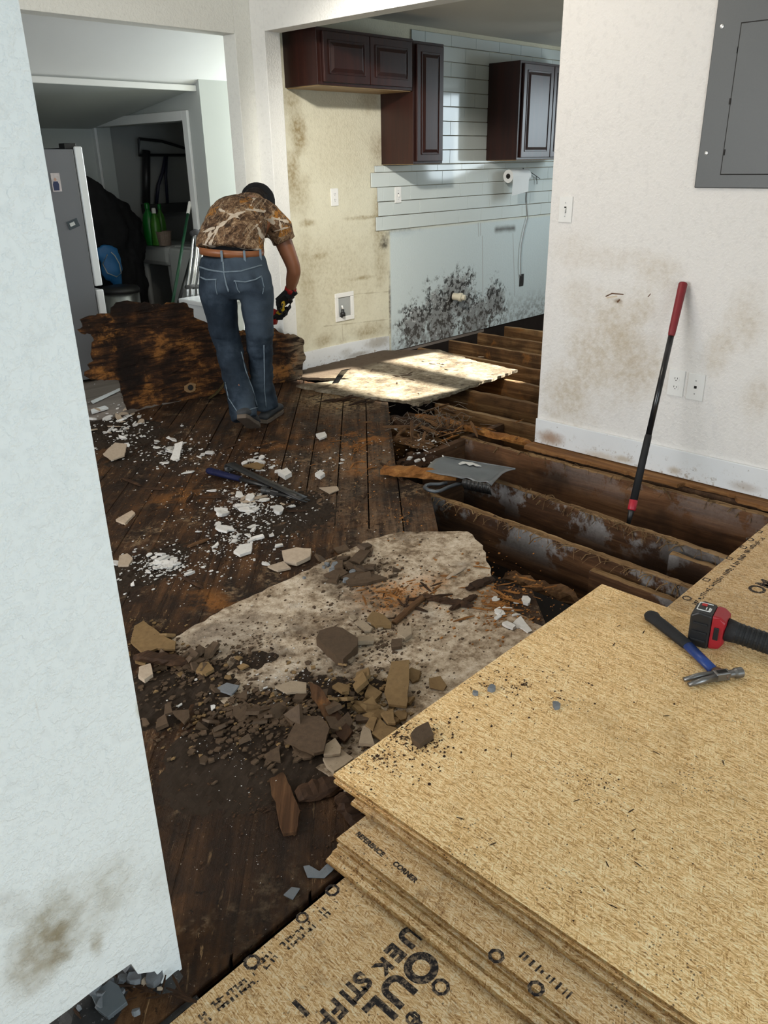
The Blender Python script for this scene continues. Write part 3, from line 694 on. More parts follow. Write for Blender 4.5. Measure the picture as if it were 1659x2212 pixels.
def outlet(kind, c, nrm, label, w=.072, h=.116, dark=False):
    """wall plate; nrm 'x' faces -X, 'y' faces -Y"""
    c = Vector(c); u = Vector((0, -1, 0)) if nrm == 'x' else Vector((1, 0, 0)); n = Vector((-1, 0, 0)) if nrm == 'x' else Vector((0, -1, 0)); up = Vector((0, 0, 1))
    r = empty('wall_plate' if kind != 'switch' else 'light_switch', c, label, 'switch' if kind == 'switch' else 'outlet')
    if kind == 'outlet': r.name = 'power_outlet'; OFF[r.name] = Vector(c)
    if kind == 'jack': r.name = 'phone_jack'; OFF[r.name] = Vector(c)
    pm = M_black if dark else M_plate
    bm = BM(); obox(bm, c+n*.003, u*w/2, up*h/2, n*.003); fin(bm, 'plate', pm, r, bevel=.0025)
    if kind == 'switch':
        bm = BM(); obox(bm, c+n*.0062, u*.0055, up*.013, n*.0006); fin(bm, 'slot', M_slot, r)
        bm = BM(); obox(bm, c+n*.011-up*.004, u*.0042, up*.009, n*.006-up*.003); fin(bm, 'toggle', M_plate, r, bevel=.001)
    elif kind == 'outlet':
        for s in (-1, 1):
            bm = BM(); k = [(math.cos(a)*.0165, max(-.0125, min(.0125, math.sin(a)*.0165))) for a in [2*PI*i/28 for i in range(28)]]
            prism(bm, [c+up*(s*.0195)+u*a+up*b+n*.006 for a, b in k], n*.0016)
            f = fin(bm, 'receptacle', pm, r)
            bm = BM(); cc = c+up*(s*.0195)+n*.0078
            obox(bm, cc-u*.006+up*.003, u*.0011, up*.0042, n*.0004); obox(bm, cc+u*.006+up*.003, u*.0011, up*.0036, n*.0004)
            lathe(bm, [(.0023, 0), (.0023, .0005)], cc-up*.0065-n*.0002, n, 10); fin(bm, 'slot', M_slot, f)
    else:
        bm = BM(); obox(bm, c+n*.0063, u*.006, up*.006, n*.0006); fin(bm, 'socket', M_slot, r)
    for s in ((-1, 1) if kind != 'outlet' else (0,)):
        bm = BM(); lathe(bm, [(.003, 0), (.003, .001), (.0015, .0014)], c+up*(s*.03)+n*.006, n, 10); fin(bm, 'screw', M_screw if kind != 'outlet' else pm, r)
    return r
outlet('switch', (XR, 2.1715, 1.174), 'x', 'white toggle light switch near the free edge of the right wall')
outlet('outlet', (XR, 1.5265, .444), 'x', 'white double power outlet behind the leaning long handle', .078, .122)
outlet('jack', (XR, 1.4335, .440), 'x', 'white phone jack plate right next to the wall power outlet', .078, .122)
p = ony(722, 426, YK); outlet('outlet', (p.x, YK, p.z), 'y', 'white power outlet on the yellowed stained wall')
p = ony(859, 421, YK-.01); outlet('switch', (p.x, YK-.0105, p.z), 'y', 'white switch plate set into the subway tiles', .07, .115)
p = ony(1126, 605, YK); outlet('outlet', (p.x, YK, p.z), 'y', 'dark grimy outlet low on the mouldy wall under the hanging cord', .066, .11, True)
# washer box
a, b = ky(722, 635), ky(764, 688); x0, x1, z1, z0 = a[0], b[0], a[1], b[1]
r = empty('washer_box', ((x0+x1)/2, YK, z0), 'white recessed washer supply box with a valve, low on the yellowed wall', 'utility box')
bm = BM(); fw = .032
for q in ((x0, x1, z0, z0+fw), (x0, x1, z1-fw, z1), (x0, x0+fw, z0+fw, z1-fw), (x1-fw, x1, z0+fw, z1-fw)): box(bm, q[0], q[1], YK-.010, YK-.0005, q[2], q[3])
fin(bm, 'flange', M_plate, r, bevel=.003)
bm = BM(); box(bm, x0+fw, x1-fw, YK-.002, YK-.0008, z0+fw, z1-fw); fin(bm, 'recess', plain('recess_shadow_grey', (.36, .37, .36), .5), r)
bm = BM(); cx_ = x0+.06; tube(bm, [(cx_, YK-.004, z0+fw), (cx_, YK-.02, z0+fw+.02), (cx_, YK-.022, z0+fw+.055)], .012, 12); lathe(bm, [(.019, 0), (.019, .022), (.012, .03)], (cx_, YK-.022, z0+fw+.008), (0, 0, 1), 14); fin(bm, 'valve', M_black, r, smooth=True)
bm = BM(); tube(bm, [(cx_, YK-.022, z0+fw+.06), (cx_-.004, YK-.018, z0+fw+.085)], [.008, .006], 10); fin(bm, 'valve_handle', M_plate, r, smooth=True)
# drain stub
p = ony(978, 640, YK); r = empty('drain_stub', (p.x, YK, p.z), 'cream plastic drain pipe stub sticking out of the mouldy wall', 'pipe')
M_pvc = plain('cream_pvc', (.62, .57, .44), .4, var=.1)
d = Vector((.30, -1, -.06)).normalized()
bm = BM(); lathe(bm, [(.030, 0), (.030, .055), (.036, .058), (.036, .085), (.024, .088)], p, d, 20); fin(bm, 'pipe', M_pvc, r, smooth=False)
bm = BM(); lathe(bm, [(.024, .0885), (.024, .115), (.020, .117)], p, d, 20); fin(bm, 'adapter', M_pvc, r)
bm = BM(); lathe(bm, [(.046, -.004), (.046, .003), (.032, .004)], p, d, 20); fin(bm, 'opening_collar', M_slot, r)
# paper towels
p0, p1 = ony(1098, 378, YK-.09), ony(1147, 374, YK-.09); zc = p0.z-.01
r = empty('paper_towel_roll', ((p0.x+p1.x)/2, YK-.09, zc), 'white paper towel roll hanging under the far right cabinet', 'paper towels')
M_paper = plain('paper_towel', (.74, .75, .74), .85, var=.05, bump=.2, bsc=300)
bm = BM(); L = .27; x0 = p0.x
lathe(bm, [(.022, 0), (.052, 0), (.052, L), (.022, L)], (x0, YK-.09, zc), (1, 0, 0), 32); fin(bm, 'roll', M_paper, r, smooth=False)
bm = BM(); lathe(bm, [(.021, -.003), (.021, .02)], (x0, YK-.09, zc), (1, 0, 0), 18); fin(bm, 'core', M_slot, r)
bm = BM(); prism(bm, [(x0+.001, YK-.142, zc), (x0+L-.03, YK-.142, zc), (x0+L-.03, YK-.139, zc-.13), (x0+L*.6, YK-.137, zc-.138), (x0+.001, YK-.136, zc-.155)], (0, .0015, 0)); fin(bm, 'loose_sheet', M_paper, r)
bm = BM(); tube(bm, [(x0-.02, YK-.09, zc), (x0+L+.05, YK-.09, zc), (x0+L+.06, YK-.05, zc+.01), (x0+L+.06, YK-.01, zc+.06)], .004, 8); fin(bm, 'holder_rod', M_black, r)
def px_y(lst, Y): return [ony(x, y, Y) for x, y in lst]
bm = BM(); tube(bm, px_y([(1140, 388), (1137, 430), (1140, 470), (1133, 495), (1126, 530), (1124, 570), (1125, 596)], YK-.016), .0045, 8)
tag(fin(bm, 'hanging_cord', plain('grey_cord', (.30, .31, .31), .5), loc=ony(1125, 596, YK-.016)), 'thin grey cord hanging down the tiles to the grimy outlet', 'cord')
bm = BM(); tube(bm, px_y([(1148, 373), (1158, 380), (1166, 386)], YK-.03), .003, 6); tube(bm, px_y([(1158, 380), (1160, 392), (1160, 398)], YK-.028), .003, 6)
tag(fin(bm, 'loose_wire', M_black, loc=ony(1148, 373, YK-.03)), 'short loose black wires poking out beside the paper towels', 'wire')
# ceiling fan in the dark kitchen
hub = Vector((6.35, 3.25, 2.06)); M_fan = plain('fan_blade_brown', (.10, .075, .05), .5)
r = empty('ceiling_fan', hub, 'brown ceiling fan just showing its blades at the top right of the kitchen', 'ceiling fan')
bm = BM(); lathe(bm, [(.02, .2299), (.06, .22), (.06, .19), (.015, .18), (.015, .08), (.09, .07), (.11, .02), (.10, -.04), (.04, -.07)], hub, (0, 0, 1), 28); fin(bm, 'motor', M_fan, r, smooth=True)
for k in range(5):
    a = 2*PI*k/5+2.55; d = Vector((math.cos(a), math.sin(a), 0)); n_ = Vector((-d.y, d.x, 0))
    bm = BM(); pr = [(.16, .045), (.30, .062), (.55, .068), (.64, .05), (.66, 0), (.64, -.05), (.55, -.068), (.30, -.062), (.16, -.045)]
    prism(bm, [hub+d*s+n_*w+Vector((0, 0, w*.2)) for s, w in pr], (0, 0, .006)); b_ = fin(bm, 'blade', M_fan, r)
    bm = BM(); tube(bm, [hub+d*.09, hub+d*.2-Vector((0, 0, .006))], .012, 8); fin(bm, 'bracket', M_fan, b_)
# ------------------------------------------------------------------ electrical panel
M_panel = plain('grey_panel_paint', (.082, .087, .088), .42, var=.06, sc=200)
y0, y1 = 1.10, 1.556; z0, z1 = 1.274, 2.02
r = empty('breaker_panel', (XR, y0, z0), 'grey electrical panel cover at the top right of the white wall', 'electrical panel')
bm = BM(); prism(bm, [(XR-.0005, y1, z0), (XR-.0005, y0, z0), (XR-.0005, y0, z1), (XR-.0005, y1, z1)], (-.012, 0, 0)); fin(bm, 'cover', M_panel, r, bevel=.004)
q = onx(1560, 376, XR); q2 = onx(1598, 52, XR); dy1 = q.y; dz0 = q.z; dz1 = q2.z
bm = BM(); box(bm, XR-.0128, XR-.012, y0+.07, dy1+.0035, dz0-.0035, dz1+.0035); fin(bm, 'door_gap', M_slot, r)
bm = BM(); box(bm, XR-.0165, XR-.0125, y0+.07, dy1, dz0, dz1); d = fin(bm, 'door', M_panel, r, bevel=.0015)
for yy in (108, 219, 329):
    xx = 1591-(yy-108)*.118; p = onx(xx, yy, XR-.015)
    bm = BM(); box(bm, XR-.019, XR-.0165, p.y-.003, p.y+.004, p.z-.011, p.z+.011); fin(bm, 'hinge_tab', M_slot if yy > 150 else M_panel, d)
for (xx, yy) in ((1560, 57), (1526, 331)):
    p = onx(xx, yy, XR-.012); bm = BM(); lathe(bm, [(.0085, 0), (.0075, .003), (.003, .004)], (XR-.012, p.y, p.z), (-1, 0, 0), 14); fin(bm, 'screw', M_screw, r)

# ------------------------------------------------------------------ laundry things
M_frside = plain('grey_fridge_side', (.17, .175, .19), .35, var=.05, sc=300)
M_frdoor = plain('bin_white_door_glare', (.80, .82, .83), .2, var=.02)  # window reflection on the stainless doors put in as near-white; also bin plastic
FX = 2.755
r = empty('refrigerator', (2.45, 5.7, 0), 'grey sided refrigerator with door edge whitened by window glare behind the left partition', 'refrigerator')
bm = BM(); box(bm, 2.10, FX, 5.36, 6.05, .02, 1.50); fin(bm, 'body', M_frside, r, bevel=.006)
bm = BM(); box(bm, FX+.006, FX+.062, 5.355, 6.05, .64, 1.515); fin(bm, 'upper_door', M_frdoor, r, bevel=.008)
bm = BM(); box(bm, FX+.006, FX+.062, 5.355, 6.05, .06, .615); fin(bm, 'freezer_drawer', M_frdoor, r, bevel=.008)
bm = BM(); box(bm, FX, FX+.006, 5.37, 6.04, .06, 1.51); fin(bm, 'gasket', M_black, r)
bm = BM(); box(bm, FX-.05, FX+.03, 5.37, 5.45, 1.50, 1.535); fin(bm, 'hinge_cover', M_black, r, bevel=.004)
bm = BM(); box(bm, 2.12, 2.5, 5.40, 6.0, 1.50, 1.52); fin(bm, 'top_tray', M_black, r)
p = ony(121, 394, 5.36)
r = empty('fridge_photo', p, 'small snapshot of a person in a navy shirt stuck high on the grey fridge side', 'photo')
bm = BM(); obox(bm, p-Vector((0, .002, 0)), (.030, 0, 0), (0, 0, .055), (0, .001, 0)); fin(bm, 'print', plain('photo_paper', (.55, .50, .50), .4, var=.3, sc=60), r)
bm = BM(); q = p+Vector((-.004, -.0032, 0)); prism(bm, [q+Vector(v) for v in ((-.018, 0, -.048), (.018, 0, -.048), (.021, 0, -.012), (.014, 0, .006), (-.014, 0, .006), (-.021, 0, -.012))], (0, -.0006, 0)); fin(bm, 'printed_figure', plain('navy_print', (.02, .03, .09), .5), r)
bm = BM(); lathe(bm, [(.009, 0), (.009, .0006)], q+Vector((0, 0, .017)), (0, -1, 0), 16); fin(bm, 'printed_face', plain('skin_print', (.45, .27, .2), .5), r)
p = ony(158, 484, 5.36)
r = empty('fridge_magnet', p, 'small tilted dark magnet lower on the grey fridge side', 'magnet')
ca, sa = math.cos(.30), math.sin(.30)
bm = BM(); obox(bm, p-Vector((0, .003, 0)), (.040*ca, 0, .040*sa), (-.026*sa, 0, .026*ca), (0, .002, 0)); fin(bm, 'backing', plain('magnet_slate', (.05, .065, .075), .4), r, bevel=.002)
bm = BM(); obox(bm, p-Vector((.008, .0055, .0)), (.018*ca, 0, .018*sa), (-.011*sa, 0, .011*ca), (0, .0006, 0)); fin(bm, 'picture', plain('magnet_print', (.55, .56, .55), .4, var=.5, sc=90), r)
def blobmesh(name, pts, mat, label, cat, sub=.012, amp=.02, parent=None, vox=.02, group=None):
    bm = BM()
    for c_, rr in pts:
        m_ = Matrix.Translation(Vector(c_)) @ Matrix.Diagonal((*rr, 1)); bmesh.ops.create_icosphere(bm, subdivisions=3, radius=1, matrix=m_)
    o = fuse(bm, name, mat, vox, amp, loc=pts[0][0], parent=parent)
    if label: tag(o, label, cat, group)
    return o
def fuse(bm, name, mat, vox=.012, amp=.0, loc=None, parent=None, it=4, fr=9.0, fn=None):
    """weld overlapping closed shells into one surface, smooth it and add folds"""
    me = bpy.data.meshes.new('tmp'); bm.to_mesh(me); bm.free(); o = bpy.data.objects.new('tmp', me); COL.objects.link(o)
    md = o.modifiers.new('r', 'REMESH'); md.mode = 'VOXEL'; md.voxel_size = vox
    dg = bpy.context.evaluated_depsgraph_get(); me2 = bpy.data.meshes.new_from_object(o.evaluated_get(dg)); bpy.data.objects.remove(o); bpy.data.meshes.remove(me)
    bm = BM(); bm.from_mesh(me2); bpy.data.meshes.remove(me2)
    for _ in range(it): bmesh.ops.smooth_vert(bm, verts=bm.verts, factor=.5, use_axis_x=True, use_axis_y=True, use_axis_z=True)
    bm.normal_update()
    if amp:
        for v in bm.verts:
            q = fn(v.co) if fn else v.co*fr
            v.co += v.normal*(amp*(mnoise.noise(q)+.5*mnoise.noise(q*2.3)))
    return fin(bm, name, mat, parent, smooth=True, loc=loc)
P3 = lambda x, y, Y: ony(x, y, Y)
M_coat = plain('black_coat_cloth', (.010, .010, .011), .85, var=.4, bump=.3)
c0 = P3(225, 470, 6.3)
blobmesh('coat_pile', [((c0.x-.02, 6.3, .95), (.22, .16, .30)), ((c0.x+.15, 6.35, .80), (.20, .15, .34)), ((c0.x-.12, 6.25, 1.12), (.13, .12, .20)), ((c0.x+.03, 6.3, .45), (.26, .18, .45))], M_coat, 'heap of black coats piled up beside the fridge', 'clothes', amp=.03)
b0 = P3(240, 570, 6.05); M_bag = plain('blue_nylon', (.010, .10, .26), .5, var=.25, sc=8, bump=.4, bsc=30)
o = blobmesh('drawstring_bag', [((b0.x, 6.05, b0.z), (.10, .04, .15)), ((b0.x-.03, 6.05, b0.z+.08), (.09, .035, .08)), ((b0.x+.03, 6.05, b0.z-.14), (.045, .03, .08))], M_bag, 'bright blue drawstring bag hanging on the black coats', 'bag', amp=.015)
bm = BM(); tube(bm, px_y([(232, 550), (222, 570), (232, 590), (252, 598), (262, 590), (258, 570), (248, 552), (240, 545)], 5.995), .004, 6); fin(bm, 'string', plain('white_cord', (.35, .35, .33), .6), o, smooth=True)
b1 = P3(280, 505, 6.45)
blobmesh('shopping_bag', [((b1.x, 6.45, b1.z), (.05, .06, .14)), ((b1.x-.02, 6.45, b1.z+.05), (.06, .06, .08))], M_bag, 'smaller blue bag squeezed between the coats and the black cabinet', 'bag', amp=.01)
a, b = P3(292, 470, 6.6), P3(322, 655, 6.6)
r = empty('black_cabinet', (a.x-.1, 6.6, 0), 'black appliance with a pale edge standing behind the coats', 'appliance')
bm = BM(); box(bm, a.x-.34, a.x+.0, 6.55, 6.80, .0, a.z); fin(bm, 'body', M_black, r, bevel=.006)
bm = BM(); p, q = P3(292, 474, 6.545), P3(292, 512, 6.545); tube(bm, [p, q], .006, 8); fin(bm, 'edge_strip', M_plate, r)
bm = BM(); q = P3(292, 539, 6.54); box(bm, q.x-.03, q.x+.03, 6.52, 6.55, q.z-.02, q.z+.02); fin(bm, 'latch', M_plate, r, bevel=.003)
c0 = P3(262, 640, 5.9)
r = empty('trash_can', (c0.x, 5.9, 0), 'round stainless trash can with black lid beside the fridge', 'trash can')
zt = P3(262, 628, 5.75).z
bm = BM(); lathe(bm, [(.135, 0), (.14, .02), (.14, zt-.03)], (c0.x, 5.9, 0), (0, 0, 1), 32); fin(bm, 'bin_body', plain('brushed_stainless', (.42, .43, .42), .25, .9, .1), r, smooth=True)
bm = BM(); lathe(bm, [(.146, zt-.03), (.148, zt-.01), (.13, zt+.012), (.05, zt+.02)], (c0.x, 5.9, 0), (0, 0, 1), 32); fin(bm, 'lid', M_black, r, smooth=True)
# utility tub, washer and the things on them (inside the closet)
M_wh = plain('white_appliance', (.62, .64, .63), .3, var=.04); M_tub = plain('grey_white_plastic', (.52, .54, .53), .4, var=.05)
r = empty('utility_tub', (3.9, 6.55, 0), 'white plastic laundry tub on splayed legs inside the closet', 'laundry tub')
ta, tb = P3(318, 528, 6.55), P3(355, 660, 6.4)
bm = BM(); box(bm, ta.x+.0, ta.x+.40, 6.25, 6.78, ta.z-.17, ta.z); fin(bm, 'basin', M_tub, r, bevel=.04)
for (lx, ly_) in ((ta.x+.06, 6.30), (ta.x+.34, 6.30), (ta.x+.06, 6.72), (ta.x+.34, 6.72)):
    bm = BM(); tube(bm, [(lx+.0, ly_, ta.z-.12), (lx+.01, ly_, .25), (lx+.02, ly_-.01, .0)], [(.045, .03), (.034, .024), (.028, .02)], 12); fin(bm, 'leg', M_tub, r, smooth=True)
wa = P3(358, 545, 6.15)
r = empty('washing_machine', (4.15, 6.0, 0), 'white washing machine inside the dark closet, right of the laundry tub', 'washing machine')
bm = BM(); box(bm, 3.90, 4.50, 5.62, 6.21, .02, wa.z+.03); fin(bm, 'body', M_wh, r, bevel=.02)
bm = BM(); box(bm, 4.38, 4.50, 5.64, 6.19, wa.z+.03, wa.z+.16); fin(bm, 'console', M_wh, r, bevel=.02)
bm = BM(); box(bm, 3.94, 4.36, 5.66, 6.17, wa.z+.03, wa.z+.045); fin(bm, 'lid', M_wh, r, bevel=.008)
def bottle(name, x, y, Y, h, r0, mat, capmat, label):
    p = P3(x, y, Y); z = ta.z+.001
    rr = empty(name, (p.x, Y, z), label, 'bottle', 'cleaning bottles on the laundry tub')
    bm = BM(); lathe(bm, [(r0*.9, 0), (r0, .01), (r0, h*.55), (r0*.75, h*.72), (r0*.34, h*.82), (r0*.34, h*.86)], (p.x, Y, z), (0, 0, 1), 20); fin(bm, 'bottle_body', mat, rr, smooth=True)
    bm = BM(); lathe(bm, [(r0*.40, h*.86), (r0*.40, h*.97), (r0*.3, h)], (p.x, Y, z), (0, 0, 1), 16); fin(bm, 'cap', capmat, rr)
M_g1 = plain('green_plastic', (.005, .16, .02), .35, var=.15); M_g2 = plain('lime_plastic', (.05, .20, .02), .35, var=.15)
bottle('detergent_bottle', 326, 515, 6.45, .34, .055, M_g1, M_g1, 'tall deep green bottle leftmost on the laundry tub')
bottle('cleaner_bottle', 340, 520, 6.38, .30, .045, M_g2, M_plate, 'lime green bottle with a white cap between the deep green one and the basket')
bottle('spray_bottle', 352, 515, 6.55, .32, .040, M_g2, M_g1, 'green capped lime bottle standing behind the small basket')
p = P3(356, 522, 6.32); bm = BM(); lathe(bm, [(.05, 0), (.062, .09), (.066, .115), (.056, .112), (.045, .01)], (p.x, 6.32, ta.z+.001), (0, 0, 1), 22)
tag(fin(bm, 'wicker_basket', plain('wicker', (.26, .20, .16), .8, var=.5, sc=90), loc=(p.x, 6.32, ta.z)), 'small woven basket in front of the green bottles', 'basket')
def stick(name, pts, Y, rad, mat, label, cat, extra=None):
    q = [P3(x, y, Yv) for (x, y), Yv in zip(pts, Y)]
    r = empty(name, q[-1], label, cat); bm = BM(); tube(bm, q, rad, 10); fin(bm, 'shaft', mat, r, smooth=True); return r, q
r, q = stick('broom', [(406, 462), (372, 660)], (5.5, 5.25), .011, plain('green_handle', (.008, .07, .03), .4), 'broom with a thin green handle and white tip leaning by the closet', 'broom')
bm = BM(); d = (q[0]-q[1]).normalized(); tube(bm, [q[0], q[0]+d*.10], .013, 10); fin(bm, 'tip', M_plate, r)
r, q = stick('mop_handle', [(412, 560), (384, 660)], (5.5, 5.3), .012, M_black, 'black pole leaning next to the green broom', 'pole')
# crutches
M_alu = plain('bright_aluminium', (.62, .63, .63), .25, .9, .05)
for k, (dx, lab) in enumerate(((0, 'aluminium crutch leaning furthest left beside the closet door trim'), (13, 'second aluminium crutch, half hidden by the person'))):
    q0 = [P3(418+dx, 505, 5.285), P3(408+dx, 600, 5.282), P3(405+dx, 620, 5.28), P3(405+dx, 690, 5.28)]
    r = empty('crutch', q0[-1], lab, 'crutch', 'pair of aluminium crutches')
    for s in (0, 9):
        bm = BM(); tube(bm, [p+Vector((s*.0042, 0, 0)) for p in q0[:3]]+[q0[3]+Vector((s*.0042, 0, 0))], .009, 10); fin(bm, 'tube', M_alu, r, smooth=True)
    bm = BM(); p = q0[2]; tube(bm, [p+Vector((-.015, -.004, 0)), p+Vector((.055, -.004, 0))], .016, 10); fin(bm, 'hand_grip', plain('grey_foam', (.07, .07, .07), .8), r, smooth=True)
    bm = BM(); p = q0[0]; tube(bm, [p+Vector((-.02, 0, .0)), p+Vector((.018, 0, .012)), p+Vector((.06, 0, 0))], [.018, .022, .018], 10); fin(bm, 'underarm_pad', plain('grey_pad', (.06, .06, .065), .8), r, smooth=True)
# shelf rack of dark hoses on the closet back wall
p = P3(330, 345, 6.7)
r = empty('wall_hose_rack', (4.1, 6.8, p.z), 'dark rack and hoses fixed to the closet wall above the tub', 'rack')
bm = BM(); tube(bm, px_y([(300, 300), (300, 335), (400, 335), (405, 322), (350, 305), (300, 300)], 6.70), .012, 8); fin(bm, 'bracket', M_black, r)
bm = BM(); tube(bm, px_y([(316, 325), (316, 440)], 6.72), .035, 10); fin(bm, 'standpipe', M_black, r, smooth=True)
bm = BM(); tube(bm, px_y([(358, 335), (352, 370), (342, 400), (338, 440)], 6.71), .015, 10); tube(bm, px_y([(360, 335), (358, 380), (362, 440)], 6.71), .013, 10); fin(bm, 'hose', plain('dark_blue_hose', (.01, .012, .03), .5), r, smooth=True)
bm = BM(); box(bm, *sorted((P3(300, 300, 6.72).x, P3(398, 300, 6.72).x)), 6.70, 6.82, P3(330, 462, 6.7).z, P3(330, 442, 6.7).z); fin(bm, 'ledge', plain('dark_grey_ledge', (.05, .05, .05), .6), r)
# white bin behind the person
a, b = P3(438, 655, 4.95), P3(530, 655, 4.95)
r = empty('storage_bin', ((a.x+b.x)/2, 5.0, 0), 'bright white plastic bin standing behind the rotten panel and the person', 'bin')
bm = BM(); box(bm, a.x+.02, b.x-.01, 4.95, 5.24, .0, a.z-.03); fin(bm, 'tub', M_frdoor, r, bevel=.02)
bm = BM(); box(bm, a.x, b.x+.01, 4.93, 5.26, a.z-.03, a.z+.005); fin(bm, 'rim', M_frdoor, r, bevel=.008)
# door hook on the near partition edge
p = Vector((.487, 1.075, 0)); p.z = onx(66, 128, .487).z
r = empty('strike_plate', p, 'small metal catch on the edge of the near left partition', 'catch')
bm = BM(); box(bm, .487, .4895, 1.05, 1.10, p.z-.012, p.z+.012); fin(bm, 'plate', M_screw, r)
bm = BM(); box(bm, .4895, .497, 1.06, 1.09, p.z-.004, p.z+.006); fin(bm, 'keeper', M_steel, r, bevel=.001)
# ------------------------------------------------------------------ person bending at the panel
LR, LF, LZ = Vector((.692, -.722, 0)).normalized(), Vector((.722, .692, 0)).normalized(), Vector((0, 0, 1))
PO = LF*4.49 + LR*(-.78)
def L(x, y, z): return PO + LR*x + LF*y + LZ*z
def loft(bm, rings, seg=20):
    """rings: (centre, half width across, half depth, normal) in world; closed tube"""
    R = []
    for c_, a, b, n in rings:
        n = Vector(n).normalized(); ax = (LR - n*LR.dot(n)).normalized(); ay = n.cross(ax).normalized()
        R.append([bm.verts.new(Vector(c_) + ax*(math.cos(2*PI*k/seg)*a) + ay*(math.sin(2*PI*k/seg)*b)) for k in range(seg)])
    for A, B in zip(R, R[1:]):
        for k in range(seg): bm.faces.new((A[k], A[(k+1) % seg], B[(k+1) % seg], B[k]))
    bm.faces.new(R[0][::-1]); bm.faces.new(R[-1]); bmesh.ops.recalc_face_normals(bm, faces=bm.faces)
def ldir(x, y, z): return LR*x + LF*y + LZ*z
M_skin = plain('tanned_skin', (.27, .105, .05), .5, var=.12, sc=10)
M_hair = plain('dark_brown_hair', (.007, .0045, .0035), .7, var=.4)
t = NT('faded_blue_denim'); n1 = t.noise(5, 5, .6); n2 = t.noise(220, 3, .7); n3 = t.noise(16, 5, .65)
Z = t.xyz()[2]
c = t.ramp(t.add(t.mul(n1, .6), t.mul(n3, .4)), [(.34, (.006, .010, .016)), (.5, (.017, .027, .041)), (.66, (.048, .068, .094))])
worn = t.mul(t.step(t.noise(3, 3, v=t.scale(t.pos, (1, 1, .5))), .46, .62), .6)
c = t.mix(worn, c, (.085, .115, .15)); c = t.mix(t.mul(n2, .35), c, (.012, .018, .026))
t.bump(t.add(n2, t.mul(n3, 2)), .4, .003); M_jean = t.out(c, .85)
M_jseam = plain('pale_denim_seam', (.14, .18, .215), .8, var=.4, sc=60)
# woodland photo-print cloth: dry leaves, grass strokes and pale branches
t = NT('camouflage_cloth'); X, Y, Z = t.xyz()
n = t.node('ShaderNodeVectorMath', operation='DOT_PRODUCT'); t.lk(t.pos, n.inputs[0]); n.inputs[1].default_value = LR; u = n.outputs['Value']
a = t.noise(14, 5, .68, dist=1.4); b = t.noise(38, 4, .7, dist=1.5); lf = t.vrand(16)
c = t.ramp(t.add(t.mul(a, .55), t.mul(b, .45)), [(.34, (.010, .006, .004)), (.44, (.060, .033, .018)), (.53, (.17, .10, .055)), (.61, (.36, .25, .15)), (.70, (.60, .50, .38))])
c = t.mix(t.mul(t.step(lf, .80, .84), t.step(b, .4, .55)), c, (.33, .14, .025))
c = t.mix(t.mul(t.step(t.noise(6, 3, v=t.scale(t.pos, (1.3, 1, 1))), .60, .66), .8), c, (.028, .018, .012))
st = t.noise(1, 3, .6, v=t.rotz(t.vec(u, Z, 0), .6, (90, 14, 1)), dist=1.0); c = t.mix(t.mul(t.step(st, .57, .64), .55), c, (.40, .31, .21))
st = t.noise(1, 3, .6, v=t.rotz(t.vec(u, Z, 0), -.5, (110, 16, 1)), dist=1.0); c = t.mix(t.mul(t.step(st, .58, .63), .6), c, (.05, .03, .02))
sh0 = lambda x, y, dy: (lambda p: (p.dot(LR), p.z))(CAM + ray(x, y)*((4.49+dy)/ray(x, y).dot(LF)))
wob = t.mul(t.sub(t.noise(14, 3), .5), .045)
for (x0, y0, d0, x1, y1, d1, w) in ((452, 540, -.05, 478, 490, .06, .011), (478, 490, .06, 507, 466, .14, .010), (507, 466, .14, 537, 453, .2, .008), (455, 512, .0, 478, 490, .06, .006), (545, 500, .06, 572, 470, .15, .006), (560, 460, .2, 590, 482, .22, .006), (590, 500, .25, 625, 490, .3, .006), (440, 528, -.05, 470, 535, -.04, .008), (550, 440, .28, 556, 425, .33, .005), (605, 470, .3, 612, 505, .3, .005), (500, 537, -.05, 560, 540, -.05, .007), (480, 450, .15, 530, 470, .13, .004), (440, 500, .02, 470, 490, .06, .004), (575, 540, -.02, 560, 490, .1, .005), (590, 470, .25, 622, 478, .28, .005), (535, 447, .25, 575, 455, .25, .006), (460, 500, .03, 440, 540, -.05, .005)):
    d = t.add(t.seg(u, Z, sh0(x0, y0, d0), sh0(x1, y1, d1)), wob)
    w *= .62; c = t.mix(t.step(d, w*1.15, w*.7), c, t.mix(b, (.30, .22, .15), (.70, .62, .51)))
t.bump(t.noise(12, 4), .3, .01); M_camo = t.out(c, .85)
M_belt = plain('tan_leather_belt', (.24, .085, .03), .4, var=.3, sc=14)
M_glove = plain('black_work_glove', (.014, .014, .015), .75, var=.3, bump=.3)
M_red = plain('red_glove_fabric', (.27, .015, .012), .7, var=.2)
M_cap = plain('black_cap_cloth', (.005, .005, .006), .8, var=.3)
M_shoe = plain('dark_grey_shoe', (.045, .047, .05), .7, var=.3, sc=30)
M_sole = plain('worn_brown_sole', (.11, .085, .065), .7, var=.3, sc=30)

